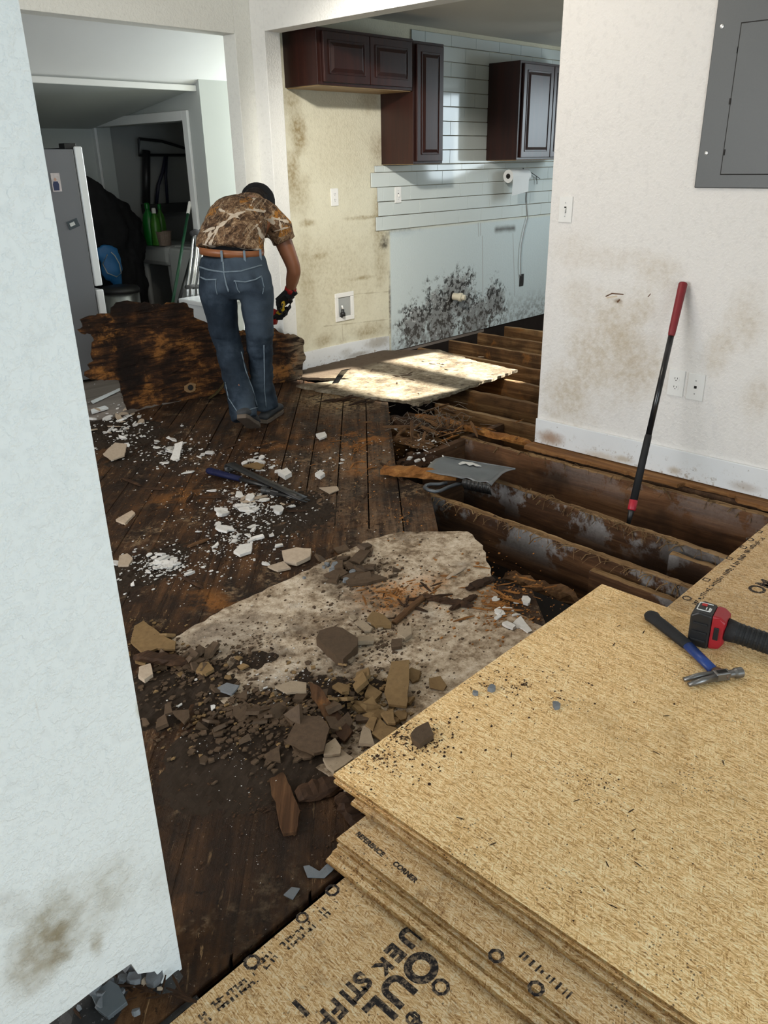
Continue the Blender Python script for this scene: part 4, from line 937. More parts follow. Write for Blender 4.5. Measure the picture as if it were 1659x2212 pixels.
# body: one continuous surface under the clothes
tor = ldir(.05, .33, .24)
bm = BM()
loft(bm, [(L(0, 0, .74), .13, .09, (0, 0, 1)), (L(0, 0, .84), .150, .10, (0, 0, 1)), (L(-.01, .05, .95), .135, .085, tor), (L(.0, .16, 1.04), .145, .10, tor), (L(.03, .27, 1.12), .16, .10, tor), (L(.05, .34, 1.165), .15, .085, tor), (L(.065, .40, 1.19), .06, .06, tor)])
tube(bm, [L(.055, .36, 1.17), L(.072, .47, 1.205)], [.062, .056], 14)
bmesh.ops.create_icosphere(bm, subdivisions=3, radius=1, matrix=Matrix.Translation(L(.075, .535, 1.185)) @ Matrix((( .078*LR.x, .10*LF.x, 0, 0), (.078*LR.y, .10*LF.y, 0, 0), (0, 0, .10, 0), (0, 0, 0, 1))))
tube(bm, [L(.075, .60, 1.165), L(.075, .645, 1.15)], [.03, .012], 8)                       # nose
for s in (-1, 1): bmesh.ops.create_icosphere(bm, subdivisions=2, radius=.024, matrix=Matrix.Translation(L(.075+s*.080, .53, 1.18)))  # ears
for s, hip, knee, ank, toe in ((-1, (-.1, 0, .80), (-.08, .03, .46), (.01, -.15, .14), (.035, -.09, .06)), (1, (.1, 0, .80), (.09, .06, .46), (.085, .12, .10), (.14, .22, .045))):
    tube(bm, [L(*hip), L(*[(p+q)/2 for p, q in zip(hip, knee)]), L(*knee), L(*[(p*.6+q*.4) for p, q in zip(knee, ank)]), L(*ank)], [.085, .07, .052, .052, .035], 14)
    tube(bm, [L(*ank), L(*toe)], [.034, .026], 10)
RS, RE, RW = L(.190, .325, 1.105), L(.285, .335, .835), L(.248, .385, .705)
LS, LE, LW = L(-.10, .36, 1.12), L(-.05, .52, .82), L(.112, .452, .558)
for a_, b_, c_ in ((RS, RE, RW), (LS, LE, LW)):
    tube(bm, [a_, a_.lerp(b_, .5), a_.lerp(b_, .93), b_.lerp(c_, .12), b_.lerp(c_, .5), c_], [.052, .050, .042, .042, .039, .027], 14)
    tube(bm, [c_, c_+(c_-b_).normalized()*.06], [.026, .022], 10)
body = fuse(bm, 'person', M_skin, .010, 0, loc=PO, it=3)
tag(body, 'person in camouflage shirt, blue jeans and black cap bending over the rotten panel', 'person')
# jeans
bm = BM()
loft(bm, [(L(-.01, .015, .945), .168, .125, (0, 0, 1)), (L(-.008, .008, .90), .180, .135, (0, 0, 1)), (L(0, -.012, .84), .196, .145, (0, 0, 1)), (L(0, -.012, .78), .200, .142, (0, 0, 1)), (L(0, .0, .735), .186, .105, (0, 0, 1))], 28)
loft(bm, [(L(-.095, -.005, .78), .108, .130, (0, 0, 1)), (L(-.104, .0, .70), .094, .112, (0, 0, 1)), (L(-.096, .015, .58), .084, .094, (0, 0, 1)), (L(-.082, .03, .47), .078, .082, (0, 0, 1)), (L(-.062, .0, .37), .074, .08, ldir(-.15, .2, 1)), (L(-.035, -.04, .27), .075, .080, ldir(-.2, .35, 1)), (L(-.010, -.105, .17), .076, .080, ldir(-.25, .45, 1)), (L(.008, -.150, .085), .074, .078, ldir(-.25, .45, 1))], 24)
loft(bm, [(L(.095, -.005, .78), .108, .130, (0, 0, 1)), (L(.106, .0, .70), .090, .108, (0, 0, 1)), (L(.102, .03, .58), .082, .092, (0, 0, 1)), (L(.094, .06, .47), .074, .080, (0, 0, 1)), (L(.085, .08, .36), .068, .074, (0, -.1, 1)), (L(.080, .10, .24), .068, .076, (0, -.1, 1)), (L(.085, .115, .13), .074, .082, (0, 0, 1)), (L(.09, .118, .075), .076, .084, (0, 0, 1))], 24)
def folds(p):
    q = p - PO; x, z = q.dot(LR), q.z; k = 1.0
    return Vector((x*7 + z*4, q.dot(LF)*6, z*(20 if z < .52 else 9)))
jeans = fuse(bm, 'jeans', M_jean, .0085, .0085, parent=body, fn=folds, it=5)
def worldtree(o):
    me = o.data; off = OFF[o.name]
    return BVHTree.FromPolygons([v.co+off for v in me.vertices], [list(p.vertices) for p in me.polygons])
JT = worldtree(jeans)
def hit(tree, x, y, lift=.002):
    d = ray(x, y).normalized(); h = tree.ray_cast(CAM, d)
    return (h[0] + h[1]*lift*(1 if h[1].dot(d) < 0 else -1)) if h[0] else None
def seam(tree, pts, r, name, mat, parent, sub=5, lift=.0015):
    q = []
    for (a, b) in zip(pts, pts[1:]):
        for i in range(sub): q.append((a[0]+(b[0]-a[0])*i/sub, a[1]+(b[1]-a[1])*i/sub))
    q.append(pts[-1]); q = [hit(tree, x, y, lift) for x, y in q]; q = [p for p in q if p is not None]
    if len(q) < 3: return
    bm = BM(); tube(bm, q, r, 6); return fin(bm, name, mat, parent, smooth=True)
for nm, pts, r in (('yoke_seam', [(430, 576), (450, 583), (483, 588), (520, 586), (565, 573)], .0045), ('seat_seam', [(482, 566), (484, 590), (489, 615), (494, 630)], .0045),
                   ('pocket_edge', [(430, 597), (445, 604), (468, 604)], .0042), ('pocket_edge', [(505, 607), (530, 609), (552, 604), (565, 597)], .0042),
                   ('pocket_edge', [(467, 604), (466, 620), (470, 637)], .0028), ('pocket_edge', [(509, 608), (513, 625), (518, 632)], .0028), ('pocket_edge', [(565, 598), (570, 620), (567, 635)], .0028),
                   ('inseam', [(521, 760), (530, 800), (545, 840), (556, 876)], .0035), ('outseam', [(570, 745), (571, 800), (571, 842), (575, 880)], .0035), ('hem_seam', [(519, 898), (535, 886), (557, 880)], .0035), ('outseam', [(487, 825), (494, 860), (515, 893)], .003)):
    seam(JT, pts, r, nm, M_jseam, jeans)
# belt follows the waist
bm = BM(); n_ = 40; wr = []
for zz, gr in ((.948, .004), (.985, .006)):
    wr.append([L(-.012+math.cos(2*PI*k/n_)*(.166+gr), .02+math.sin(2*PI*k/n_)*(.126+gr), zz+.012*math.cos(2*PI*k/n_)*-1) for k in range(n_)])
A = [bm.verts.new(p) for p in wr[0]]; B = [bm.verts.new(p) for p in wr[1]]
for k in range(n_): bm.faces.new((A[k], A[(k+1) % n_], B[(k+1) % n_], B[k]))
o = fin(bm, 'belt', M_belt, body, smooth=True); md = o.modifiers.new('th', 'SOLIDIFY'); md.thickness = .006
bm = BM()
for k in range(n_): pass
loft(bm, [(L(-.012, .02, .93), .158, .118, (0, 0, 1)), (L(-.016, .035, .992), .150, .106, (0, .3, 1))], 30); fin(bm, 'undershirt', M_cap, body, smooth=True)
BT = worldtree(o)
for x in (437, 480, 527, 560):
    y = 551 if x < 550 else 548; p = hit(BT, x, y, .008)
    if p:
        d = Vector((0, 0, 1)); s_ = LR; bm = BM(); obox(bm, p-LZ*.004, s_*.006, LZ*.028, LF*.0022); fin(bm, 'belt_loop', M_jseam, jeans, bevel=.001)
# shirt
bm = BM()
loft(bm, [(L(-.022, .030, .972), .184, .140, ldir(.10, .30, 1)), (L(-.018, .06, 1.01), .180, .140, tor), (L(-.010, .14, 1.075), .168, .135, tor), (L(.005, .22, 1.12), .172, .125, tor), (L(.030, .30, 1.145), .180, .115, tor), (L(.045, .36, 1.16), .160, .095, tor), (L(.064, .41, 1.185), .088, .082, tor), (L(.067, .425, 1.192), .078, .072, tor)], 30)
tube(bm, [L(.09, .30, 1.085), L(.175, .315, 1.10), L(.220, .318, 1.05), L(.242, .318, .985)], [.088, .088, .080, .074], 18)
tube(bm, [L(-.05, .34, 1.13), L(-.11, .38, 1.09), L(-.10, .45, .99)], [.08, .08, .074], 16)
shirt = fuse(bm, 'shirt', M_camo, .0085, .010, parent=body, it=4, fr=11)
# cap and hair
bm = BM(); hc = L(.075, .525, 1.185); HX, HY = LR, ldir(0, .82, -.57); HZ = ldir(0, .57, .82)
for i in range(0, 9):
    pass
prof = [(.108, -.040), (.108, -.020), (.107, .0), (.106, .03), (.097, .062), (.077, .088), (.045, .102), (.004, .106)]
R = []
for r_, h in prof:
    R.append([bm.verts.new(hc + HX*(math.cos(2*PI*k/26)*r_*.94) + HY*(math.sin(2*PI*k/26)*r_*1.08) + HZ*(h-.008)) for k in range(26)])
for A, B in zip(R, R[1:]):
    for k in range(26): bm.faces.new((A[k], A[(k+1) % 26], B[(k+1) % 26], B[k]))
bm.faces.new(R[-1]); cap_ = fin(bm, 'cap', M_cap, body, smooth=True); cap_.modifiers.new('th', 'SOLIDIFY').thickness = .004
bm = BM(); prism(bm, [hc + HX*(math.cos(a)*.085) + HY*(.09+math.sin(a)*.095) - HZ*.02 for a in [PI*i/14 for i in range(15)]], HZ*.005); fin(bm, 'brim', M_cap, cap_)
bm = BM(); lathe(bm, [(.009, 0), (.006, .006)], hc+HZ*.097, HZ, 12); fin(bm, 'button', M_cap, cap_)
bm = BM()
bmesh.ops.create_icosphere(bm, subdivisions=3, radius=1, matrix=Matrix.Translation(L(.075, .485, 1.172)) @ Matrix(((.092*LR.x, .090*LF.x, 0, 0), (.092*LR.y, .090*LF.y, 0, 0), (0, 0, .070, 0), (0, 0, 0, 1))))
for s in (-1, 1):
    for k in range(4):
        p = L(.075+s*.085, .47+.02*k, 1.155-.006*k); tube(bm, [p, p+ldir(s*.02, 0, -.01), p+ldir(s*.030, -.01, .006), p+ldir(s*.026, -.012, .016)], [.012, .010, .007, .003], 7)
tube(bm, [L(.075, .47, 1.20), L(.07, .40, 1.205)], [.078, .064], 14)
fuse(bm, 'hair', M_hair, .006, .004, parent=body, it=2, fr=40)
# gloves with five fingers each
def glove(name, wrist, d, n, side, curl, mat):
    d = Vector(d).normalized(); n = Vector(n); n = (n - d*n.dot(d)).normalized(); s = d.cross(n)*side
    bm = BM()
    obox(bm, wrist+d*.045, s*.040, d*.043, n*.014); tube(bm, [wrist-d*.03, wrist, wrist+d*.03], [.034, .031, .036], 14)
    for i, (o_, ln, b0) in enumerate(((.031, .066, .084), (.011, .076, .09), (-.010, .071, .087), (-.030, .056, .08))):
        p = wrist + s*o_ + d*(b0-.01); pts = [p-d*.02, p]
        for j, fr_ in enumerate((.42, .33, .25)):
            a = curl*(.5+.75*j); p = p + (d*math.cos(a) + n*math.sin(a))*ln*fr_; pts.append(p)
        tube(bm, pts, [.0115, .0112, .0105, .0098, .0085], 9)
    p = wrist + d*.028 + s*.036
    tube(bm, [p-s*.015, p+s*.012+d*.012+n*.008, p+s*.016+d*.034+n*.026, p+s*.006+d*.05+n*.042], [.014, .013, .0115, .0095], 9)
    return fuse(bm, name, mat, .0042, .0, parent=body, it=2)
g = glove('glove', RW+ldir(0, .0, -.012), ldir(-.72, .05, -.62), ldir(-.5, -.25, -.8), -1, .95, M_glove)
bm = BM(); tube(bm, [RW-(RW-RE).normalized()*.02, RW+(RW-RE).normalized()*.012], [.034, .036], 16); fin(bm, 'glove_cuff', M_red, g, smooth=True)
g = glove('glove', L(.105, .44, .552), ldir(.9, -.05, .02), ldir(.1, -.2, .95), 1, .9, M_glove)
bm = BM(); tube(bm, [L(.07, .435, .555), L(.095, .432, .553), L(.13, .43, .548), L(.155, .428, .545)], [.044, .050, .050, .042], 16); fin(bm, 'glove_back', M_red, g, smooth=True)
# shoes
def shoe(heel, toe, up, sole_tilt, mat):
    heel, toe = Vector(heel), Vector(toe); d = (toe-heel).normalized(); up = Vector(up); up = (up-d*up.dot(d)).normalized(); s = d.cross(up); ln = (toe-heel).length
    bm = BM()
    sec = [(0, .030, .035), (.06, .036, .062), (.14, .038, .075), (.20, .040, .055), (.235, .036, .042), (ln*1.0, .016, .03)]
    R = []
    for q, w, h in sec:
        R.append([bm.verts.new(heel + d*min(q, ln) + s*(math.cos(2*PI*k/16)*w) + up*(.018+h*.5+math.sin(2*PI*k/16)*h*.5)) for k in range(16)])
    for A, B in zip(R, R[1:]):
        for k in range(16): bm.faces.new((A[k], A[(k+1) % 16], B[(k+1) % 16], B[k]))
    bm.faces.new(R[0][::-1]); bm.faces.new(R[-1])
    sh_ = fin(bm, 'shoe', mat, body, smooth=True)
    bm = BM(); pl = []
    for q, w in ((0, .026), (.03, .035), (.12, .036), (.19, .043), (.24, .036), (ln+.006, .012)): pl.append((q, w))
    poly = [heel+d*(q-.004)+s*w for q, w in pl]+[heel+d*(q-.004)-s*w for q, w in pl[::-1]]
    prism(bm, poly, up*.024); fin(bm, 'sole', M_sole, sh_, bevel=.004)
shoe(L(.012, -.262, .125), L(.045, -.062, .004), ldir(0, .6, .8), 0, M_shoe)
shoe(L(.082, .035, .002), L(.150, .275, .002), (0, 0, 1), 0, M_shoe)
# yellow handled tool in the gloves
ya, yb = L(.200, .385, .652), L(.163, .385, .572)
r = empty('pry_tool', yb, 'curved yellow tool held between the two black and red gloves', 'tool')
bm = BM(); mid_ = ya.lerp(yb, .5)+ldir(.016, -.01, -.008); tube(bm, [ya, ya.lerp(mid_, .6)+ldir(.004, 0, 0), mid_, yb.lerp(mid_, .5)+ldir(.004, 0, 0), yb], [.011, .013, .014, .013, .012], 12); fin(bm, 'grip', plain('yellow_rubber', (.62, .40, .02), .45, var=.1), r, smooth=True)
bm = BM()
for k in range(5):
    f = .2+.14*k; p = ya.lerp(yb, f)+ldir(.010-.03*(f-.5)**2, -.024, -.004); obox(bm, p, ldir(.004, 0, .003), ldir(-.002, 0, .003), ldir(0, .002, 0))
fin(bm, 'printed_mark', M_black, r)
bm = BM(); tube(bm, [yb, yb+ldir(-.10, .06, -.05)], .006, 8); tube(bm, [ya, ya+ldir(.01, .03, .03)], .006, 8); fin(bm, 'blade', M_steel, r)

# ------------------------------------------------------------------ rotten panel held on edge behind the person
bp, bq = Vector((2.40, 4.50, 0)), Vector((3.68, 4.235, 0)); bd = (bq-bp).normalized(); bn = Vector((bd.y, -bd.x, 0)); lean = (bn+Vector((0, 0, .12))).normalized()
out_px = [(197, 820), (183, 812), (184, 803), (196, 798), (190, 788), (203, 780), (197, 765), (199, 748), (205, 735), (197, 722), (176, 720), (168, 712), (180, 706), (174, 690), (200, 681), (240, 677), (241, 664), (252, 653), (268, 650), (300, 653), (342, 656), (352, 659), (362, 653), (404, 655), (408, 664), (418, 667), (419, 685), (441, 694), (459, 705), (500, 712), (540, 715), (582, 712), (588, 706), (600, 715), (612, 720), (640, 724), (657, 735), (656, 760), (661, 770), (654, 790), (652, 815), (636, 832), (600, 846), (540, 856), (490, 852), (440, 873), (380, 884), (330, 889), (276, 888), (269, 870), (262, 845), (258, 822)]
pts3 = [onpl(x, y, bp, lean) for x, y in out_px]
def plane2(p): return ((p-bp).dot(bd), (p-bp).dot(lean.cross(bd)*-1 if lean.cross(bd).z < 0 else lean.cross(bd)))
bup = lean.cross(bd); bup = bup if bup.z > 0 else -bup
poly2 = [Vector(((p-bp).dot(bd), max((p-bp).dot(bup), .004))) for p in pts3]
poly2 = jag2(poly2, .018, .006)
t = NT('rotten_layered_plywood'); v = t.rotz(t.pos, math.atan2(bd.y, bd.x)*-1, (5, 1, 30))
g1 = t.noise(1, 6, .68, v=v, dist=1.0); g2 = t.noise(6.5, 6, .7); g3 = t.noise(40, 4, .7)
c = t.ramp(t.add(t.mul(g1, .55), t.mul(g2, .45)), [(.34, (.006, .0035, .002)), (.47, (.026, .012, .006)), (.55, (.095, .038, .012)), (.65, (.25, .105, .030)), (.76, (.42, .23, .09))])
c = t.mix(t.mul(t.step(t.noise(2.6, 4, .6), .5, .62), .85), c, (.008, .0045, .003)); c = t.mix(t.mul(t.mul(t.step(g2, .52, .62), t.step(g1, .42, .56)), .8), c, (.30, .125, .030)); c = t.mix(t.mul(t.step(g3, .68, .74), .5), c, (.38, .27, .16))
X = t.xyz()[0]; c = t.mix(t.mul(t.mul(t.step(X, 3.50, 3.62), t.step(g1, .4, .6)), .7), c, (.20, .155, .10))
t.bump(t.add(t.mul(g1, 1.5), g3), 1.0, .012); M_panelwood = t.out(c, .75)
r = empty('rotten_subfloor_sheet', bp, 'large torn dark-brown sheet of rotten subfloor standing on edge behind the person', 'wood panel')
bm = BM(); prism(bm, [bp+bd*p.x+bup*p.y for p in poly2], -lean*.018); tri(bm); fin(bm, 'sheet', M_panelwood, r)
for (x, y, w, h, a) in ((255, 690, .22, .05, .1), (330, 700, .30, .045, -.05), (425, 702, .20, .05, -.3), (250, 790, .26, .06, .05), (345, 760, .34, .05, .1), (620, 750, .10, .16, .0), (310, 842, .30, .05, -.05), (405, 788, .25, .06, .2), (225, 722, .16, .05, .0), (330, 668, .26, .03, .0)):
    c0 = onpl(x, y, bp, lean); k = 9; pl = []; bm = BM()
    for i in range(k*2):
        f = i/k*PI; e = random.uniform(.7, 1.12); pl.append(c0 + (bd*math.cos(a)+bup*math.sin(a))*(math.cos(f)*w*.5*e) + (bup*math.cos(a)-bd*math.sin(a))*(math.sin(f)*h*.5*e))
    A = [bm.verts.new(p+lean*random.uniform(.003, .012)) for p in pl]; m0 = bm.verts.new(c0+lean*.005)
    for i in range(len(A)): bm.faces.new((A[i], A[(i+1) % len(A)], m0))
    o = fin(bm, 'peeled_veneer', M_panelwood, r); o.modifiers.new('th', 'SOLIDIFY').thickness = .003
kp = onpl(411, 837, bp, lean); bm = BM()
pl = [kp + bd*(math.cos(2*PI*k/14)*.045*random.uniform(.7, 1.1)) + bup*(math.sin(2*PI*k/14)*.034*random.uniform(.7, 1.1)) + lean*.002 for k in range(14)]
prism(bm, pl, lean*.002); f = fin(bm, 'knot', plain('pale_knot_wood', (.25, .15, .07), .8, var=.5, sc=60), r)
bm = BM(); lathe(bm, [(.019, 0), (.017, .002)], kp+lean*.0042, lean, 16); fin(bm, 'knot_hole', M_slot, f)
bm = BM(); q = [onpl(x, y, bp+bn*.05, lean) for x, y in ((486, 826), (478, 838), (466, 851), (452, 861), (436, 872))]; tube(bm, q, [.010, .013, .013, .011, .008], 8, flat=.5)
tag(fin(bm, 'cord_strip', plain('yellow_flecked_black_cord', (.05, .035, .012), .7, var=.9, sc=90), loc=q[-1]), 'dark curved yellow-flecked strip leaning on the panel beside the left trouser leg', 'strip')  # length of yellow-flecked cord leaning on the sheet
# ------------------------------------------------------------------ tools
M_redgrip = plain('red_rubber_grip', (.20, .012, .018), .5, var=.25, sc=30)
M_blackshaft = plain('black_enamel_shaft', (.010, .010, .011), .22, var=.2)
M_bluegrip = plain('blue_handle', (.012, .045, .21), .4, var=.3, sc=40)
M_rubber = plain('worn_black_rubber', (.022, .022, .023), .6, var=.35, sc=25, bump=.2)
M_iron = plain('dark_worn_iron', (.055, .054, .053), .42, .75, .45, 35, .3)
M_galv = plain('grey_sheet_metal', (.185, .195, .205), .42, .55, .25, 12, .1)
# long handle leaning on the white wall
top = onx(1476, 611, XR-.024); bot = onx(1364, 1102, 3.075); d = (top-bot).normalized(); LEN = (top-bot).length
r = empty('wrecking_bar', bot, 'long black bar with red grip leaning on the white wall out of the floor pit', 'bar')
def along(x, y):                       # station on the bar axis nearest to that sight line
    q = ray(x, y).normalized(); w0 = bot-CAM; b_ = d.dot(q); return bot + d*((b_*q.dot(w0)-d.dot(w0))/(1-b_*b_))
g0, s0, s1 = along(1456, 722), along(1398, 945), along(1369, 1080)
bm = BM(); tube(bm, [g0-d*.012, g0, g0+d*.03, top-d*.05, top-d*.006, top], [.0125, .0155, .0165, .0185, .0195, .016], 18); fin(bm, 'grip', M_redgrip, r, smooth=True)
bm = BM(); tube(bm, [s0, g0], [.0130, .0130], 18); fin(bm, 'shaft', M_blackshaft, r, smooth=True)
bm = BM(); tube(bm, [s1, s0, s0+d*.012], [.0165, .0155, .0138], 18); fin(bm, 'sleeve', M_rubber, r, smooth=True)
bm = BM(); tube(bm, [bot, bot+d*.005, s1], [.0165, .018, .018], 18); fin(bm, 'collar', plain('bright_red_collar', (.42, .012, .03), .45), r, smooth=True)
bm = BM(); tube(bm, [bot-d*.075, bot-d*.01, bot+d*.002], [.008, .013, .013], 14); fin(bm, 'tip', M_iron, r, smooth=True)
# grey scoop across the joists
def pq(x, y, z): return onz(x, y, z)
A, B_, C_, D_ = pq(957, 987, .005), pq(1113, 1014, .03), pq(1062, 1046, .075), pq(917, 1017, .05)
r = empty('dustpan', (A+B_+C_+D_)/4-Vector((0, 0, .04)), 'dented grey sheet metal dustpan lying across the pit by the splintered board', 'dustpan')
bm = BM(); n = 14; V = []
for i in range(n+1):
    row = []
    for j in range(n+1):
        u_, v_ = i/n, j/n
        p = A.lerp(B_, u_).lerp(D_.lerp(C_, u_), v_); p = p+Vector((0, 0, .018*math.sin(PI*v_)+.004*mnoise.noise(p*14)))
        if v_ > .85 and u_ > .62: p.z += .010*math.sin(u_*62)*(v_-.85)/.15
        row.append(bm.verts.new(p))
    V.append(row)
for i in range(n):
    for j in range(n): bm.faces.new((V[i][j], V[i+1][j], V[i+1][j+1], V[i][j+1]))
o = fin(bm, 'pan', M_galv, r, smooth=True); o.modifiers.new('th', 'SOLIDIFY').thickness = .0025
bm = BM(); tube(bm, [A+Vector((0, 0, .002)), A.lerp(B_, .5)+Vector((0, 0, .002)), B_+Vector((0, 0, .002))], .005, 8); fin(bm, 'rolled_edge', M_galv, r, smooth=True)
bm = BM(); k = 40; rows = []
for i in range(k+1):
    f = .60+.40*i/k; p = D_.lerp(C_, f) if f <= 1 else C_; p = D_.lerp(C_, f); s_ = math.sin(i*1.15)*.008
    rows.append([bm.verts.new(p+Vector((-.004, s_, .0))), bm.verts.new(p+Vector((-.012, s_*1.3-.004, -.022))), bm.verts.new(p+Vector((.01, s_, -.055)))])
for a, b in zip(rows, rows[1:]):
    for q in range(2): bm.faces.new((a[q], b[q], b[q+1], a[q+1]))
o = fin(bm, 'corrugated_lip', M_iron, r, smooth=True); o.modifiers.new('th', 'SOLIDIFY').thickness = .002
bm = BM(); tube(bm, [pq(x, y, .025) for x, y in ((1000, 1044), (985, 1046), (966, 1053), (952, 1060), (940, 1062), (926, 1059), (917, 1053), (920, 1049), (930, 1046), (949, 1046), (965, 1043))], .0085, 10); fin(bm, 'handle', plain('dark_grey_rod', (.10, .11, .12), .4, .5), r, smooth=True)
bm = BM(); pl = [A.lerp(B_, u_).lerp(D_.lerp(C_, u_), v_)+Vector((0, 0, .018*math.sin(PI*v_)+.0035)) for u_, v_ in ((.36, .30), (.48, .22), (.66, .40), (.60, .46), (.54, .38), (.52, .50), (.44, .40), (.40, .55), (.36, .50))]
prism(bm, pl, (0, 0, .002)); tri(bm); fin(bm, 'paint_splash', M_plate, r)
# hammer on the stack
ZS = STACK_Z
def hz(x, y, z=.016): return onz(x, y, ZS+z)
h0, h1, h2 = hz(1404, 1328), hz(1487, 1395), hz(1542, 1449)
r = empty('hammer', onz(1530, 1440, ZS), 'claw hammer with black grip and blue handle on the top strand board', 'hammer')
hd = (h2-h0).normalized(); hs = hd.cross(Vector((0, 0, 1))).normalized()
bm = BM(); q = [h0-hd*.004, h0+hd*.01, h0+hd*.03, h0.lerp(h1, .45), h0.lerp(h1, .9), h1]; tube(bm, q, [(.018, .013), (.025, .016), (.0205, .0145), (.0205, .0145), (.0185, .0135), (.0165, .0125)], 16); fin(bm, 'grip', M_rubber, r, smooth=True)
bm = BM(); tube(bm, [h1-hd*.005, h1.lerp(h2, .5), h2], [(.0165, .0120), (.0155, .0118), (.0150, .0115)], 14); fin(bm, 'shaft', M_bluegrip, r, smooth=True)
bm = BM(); tube(bm, [h2-hd*.003, hz(1562, 1455, .018), hz(1575, 1459, .018)], [(.0138, .0113), (.013, .011), (.012, .010)], 14); fin(bm, 'neck', plain('rusty_steel', (.16, .10, .07), .5, .6, .5, 50, .3), r, smooth=True)
fA, fB = hz(1603, 1452, .018), hz(1483, 1469, .018); ad = (fB-fA).normalized(); au = Vector((0, 0, 1)); asd = ad.cross(au).normalized(); HL = (fB-fA).length
bm = BM(); lathe(bm, [(.0125, 0), (.0145, .002), (.0145, .020), (.0105, .026), (.0105, .042)], fA, ad, 20); fin(bm, 'face', M_steel, r)
bm = BM(); obox(bm, fA+ad*.062, ad*.022, asd*.0115, au*.0125); fin(bm, 'cheek', M_steel, r, bevel=.003)
bm = BM(); obox(bm, fA+ad*.062+au*.0128, ad*.014, asd*.006, au*.0006); fin(bm, 'eye', M_slot, r)
for s in (-1, 1):
    bm = BM(); q = [fA+ad*.080+asd*(s*.006), fA+ad*(.080+(HL-.08)*.5)+asd*(s*.0105)-au*.001, fB+asd*(s*.0118)-au*.007]; tube(bm, q, [(.0085, .012), (.0088, .010), (.0075, .005)], 10); fin(bm, 'claw', M_steel, r, smooth=True)
# cordless tool: battery, red collar, ribbed grip
t0, t1 = onz(1495, 1400, ZS), onz(1659, 1446, ZS); ax = (t1-t0).normalized(); ax.z = 0; ax.normalize(); ay = Vector((0, 0, 1)).cross(ax); au = Vector((0, 0, 1))
O = onz(1528, 1404, ZS)
r = empty('cordless_tool', O, 'red and black cordless tool with its battery pack, at the right edge beyond the hammer', 'power tool')
def TT(a, s, z): return O + ax*a + ay*s + au*z
bm = BM(); prism(bm, [TT(-.058, -.0, .004), TT(-.050, .0, .0), TT(-.002, .0, .0), TT(-.002, .0, .108), TT(-.040, .0, .112), TT(-.060, .0, .098)], ay*.078); bt = fin(bm, 'battery', M_black, r, bevel=.005)
bm = BM()
for z in (.024, .050, .078): obox(bm, TT(-.030, -.0015, z), ax*.020, ay*.002, au*.003)
fin(bm, 'rib', M_rubber, bt, bevel=.001)
bm = BM(); obox(bm, TT(-.0605, .045, .065), ax*.0012, ay*.020, au*.017); fin(bm, 'red_stripe', M_redgrip, bt)
bm = BM(); W_ = M_plate
for a, s, ha, hs_ in ((-.030, .062, .018, .0012), (-.030, .018, .018, .0012), (-.048, .040, .0012, .022)): obox(bm, TT(a, s, .1122), ax*ha, ay*hs_, au*.0008)
for a, s, ha, hs_ in ((-.016, .030, .0018, .010), (-.012, .030, .0012, .008), (-.025, .034, .0012, .006)): obox(bm, TT(a, s, .1115), ax*ha, ay*hs_, au*.0014)
fin(bm, 'white_print', W_, bt)
bm = BM(); obox(bm, TT(-.034, .053, .1120), ax*.007, ay*.006, au*.0009); fin(bm, 'red_badge', plain('badge_red', (.5, .02, .02), .5), bt)
M_tred = plain('tool_red_plastic', (.33, .010, .018), .4, var=.12)
bm = BM(); prism(bm, [TT(-.002, .002, .002), TT(.026, .008, .004), TT(.036, .016, .02), TT(.036, .016, .088), TT(.020, .006, .106), TT(-.002, .002, .110)], ay*.072); co = fin(bm, 'foot_housing', M_tred, r, bevel=.006)
bm = BM(); obox(bm, TT(.014, .0045, .055), ax*.007, ay*.002, au*.020); fin(bm, 'vent', M_black, co, bevel=.002)
bm = BM(); q0, q1 = TT(.034, .044, .056), TT(.30, .050, .030); tube(bm, [q0, q0.lerp(q1, .15), q0.lerp(q1, .4), q0.lerp(q1, .7), q1], [.034, .029, .029, .034, .036], 22); hb = fin(bm, 'handle', M_rubber, r, smooth=True)
for k in range(7):
    p = q0.lerp(q1, .10+.05*k); dd_ = (q1-q0).normalized(); bm = BM(); tube(bm, [p-dd_*.0028, p+dd_*.0028], [.0308, .0308], 22); fin(bm, 'grip_ring', M_black, hb, smooth=False)
bm = BM(); rows = []
for i in range(9):
    p = q0.lerp(q1, .45+.06*i); rr_ = .0305+.0045*min(1, max(0, (i-1)/5)); rows.append([bm.verts.new(p+au*(math.sin(a_)*(rr_+.003))+ay*(-math.cos(a_)*(rr_+.003))) for a_ in (.75, 1.0, 1.25, 1.5, 1.75)])
for a, b in zip(rows, rows[1:]):
    for q in range(4): bm.faces.new((a[q], b[q], b[q+1], a[q+1]))
o = fin(bm, 'red_side_panel', M_tred, r, smooth=True); o.modifiers.new('th', 'SOLIDIFY').thickness = .003
# hammer and flat bar left on the planks
def fz(x, y, z=.018): return onz(x, y, z)
a0, a1, a2 = fz(449, 1016), fz(520, 1035), fz(583, 1052)
r = empty('rip_hammer', onz(575, 1056), 'dark rip hammer with a blue dotted grip lying under the flat bar on the planks', 'hammer')
hd = (a2-a0).normalized()
bm = BM(); tube(bm, [a0, a0+hd*.015, a0.lerp(a1, .5), a1], [(.016, .013), (.021, .017), (.019, .015), (.016, .013)], 16); fin(bm, 'grip', plain('navy_dotted_rubber', (.008, .010, .04), .55, var=.3, sc=80, bump=.5, bsc=90), r, smooth=True)
bm = BM(); tube(bm, [a1-hd*.004, a2], [(.012, .010), (.011, .010)], 12); fin(bm, 'shaft', M_iron, r, smooth=True)
k0, k1 = fz(567, 1058, .018), fz(666, 1079, .016); kd = (k1-k0).normalized(); ks = kd.cross(Vector((0, 0, 1)))
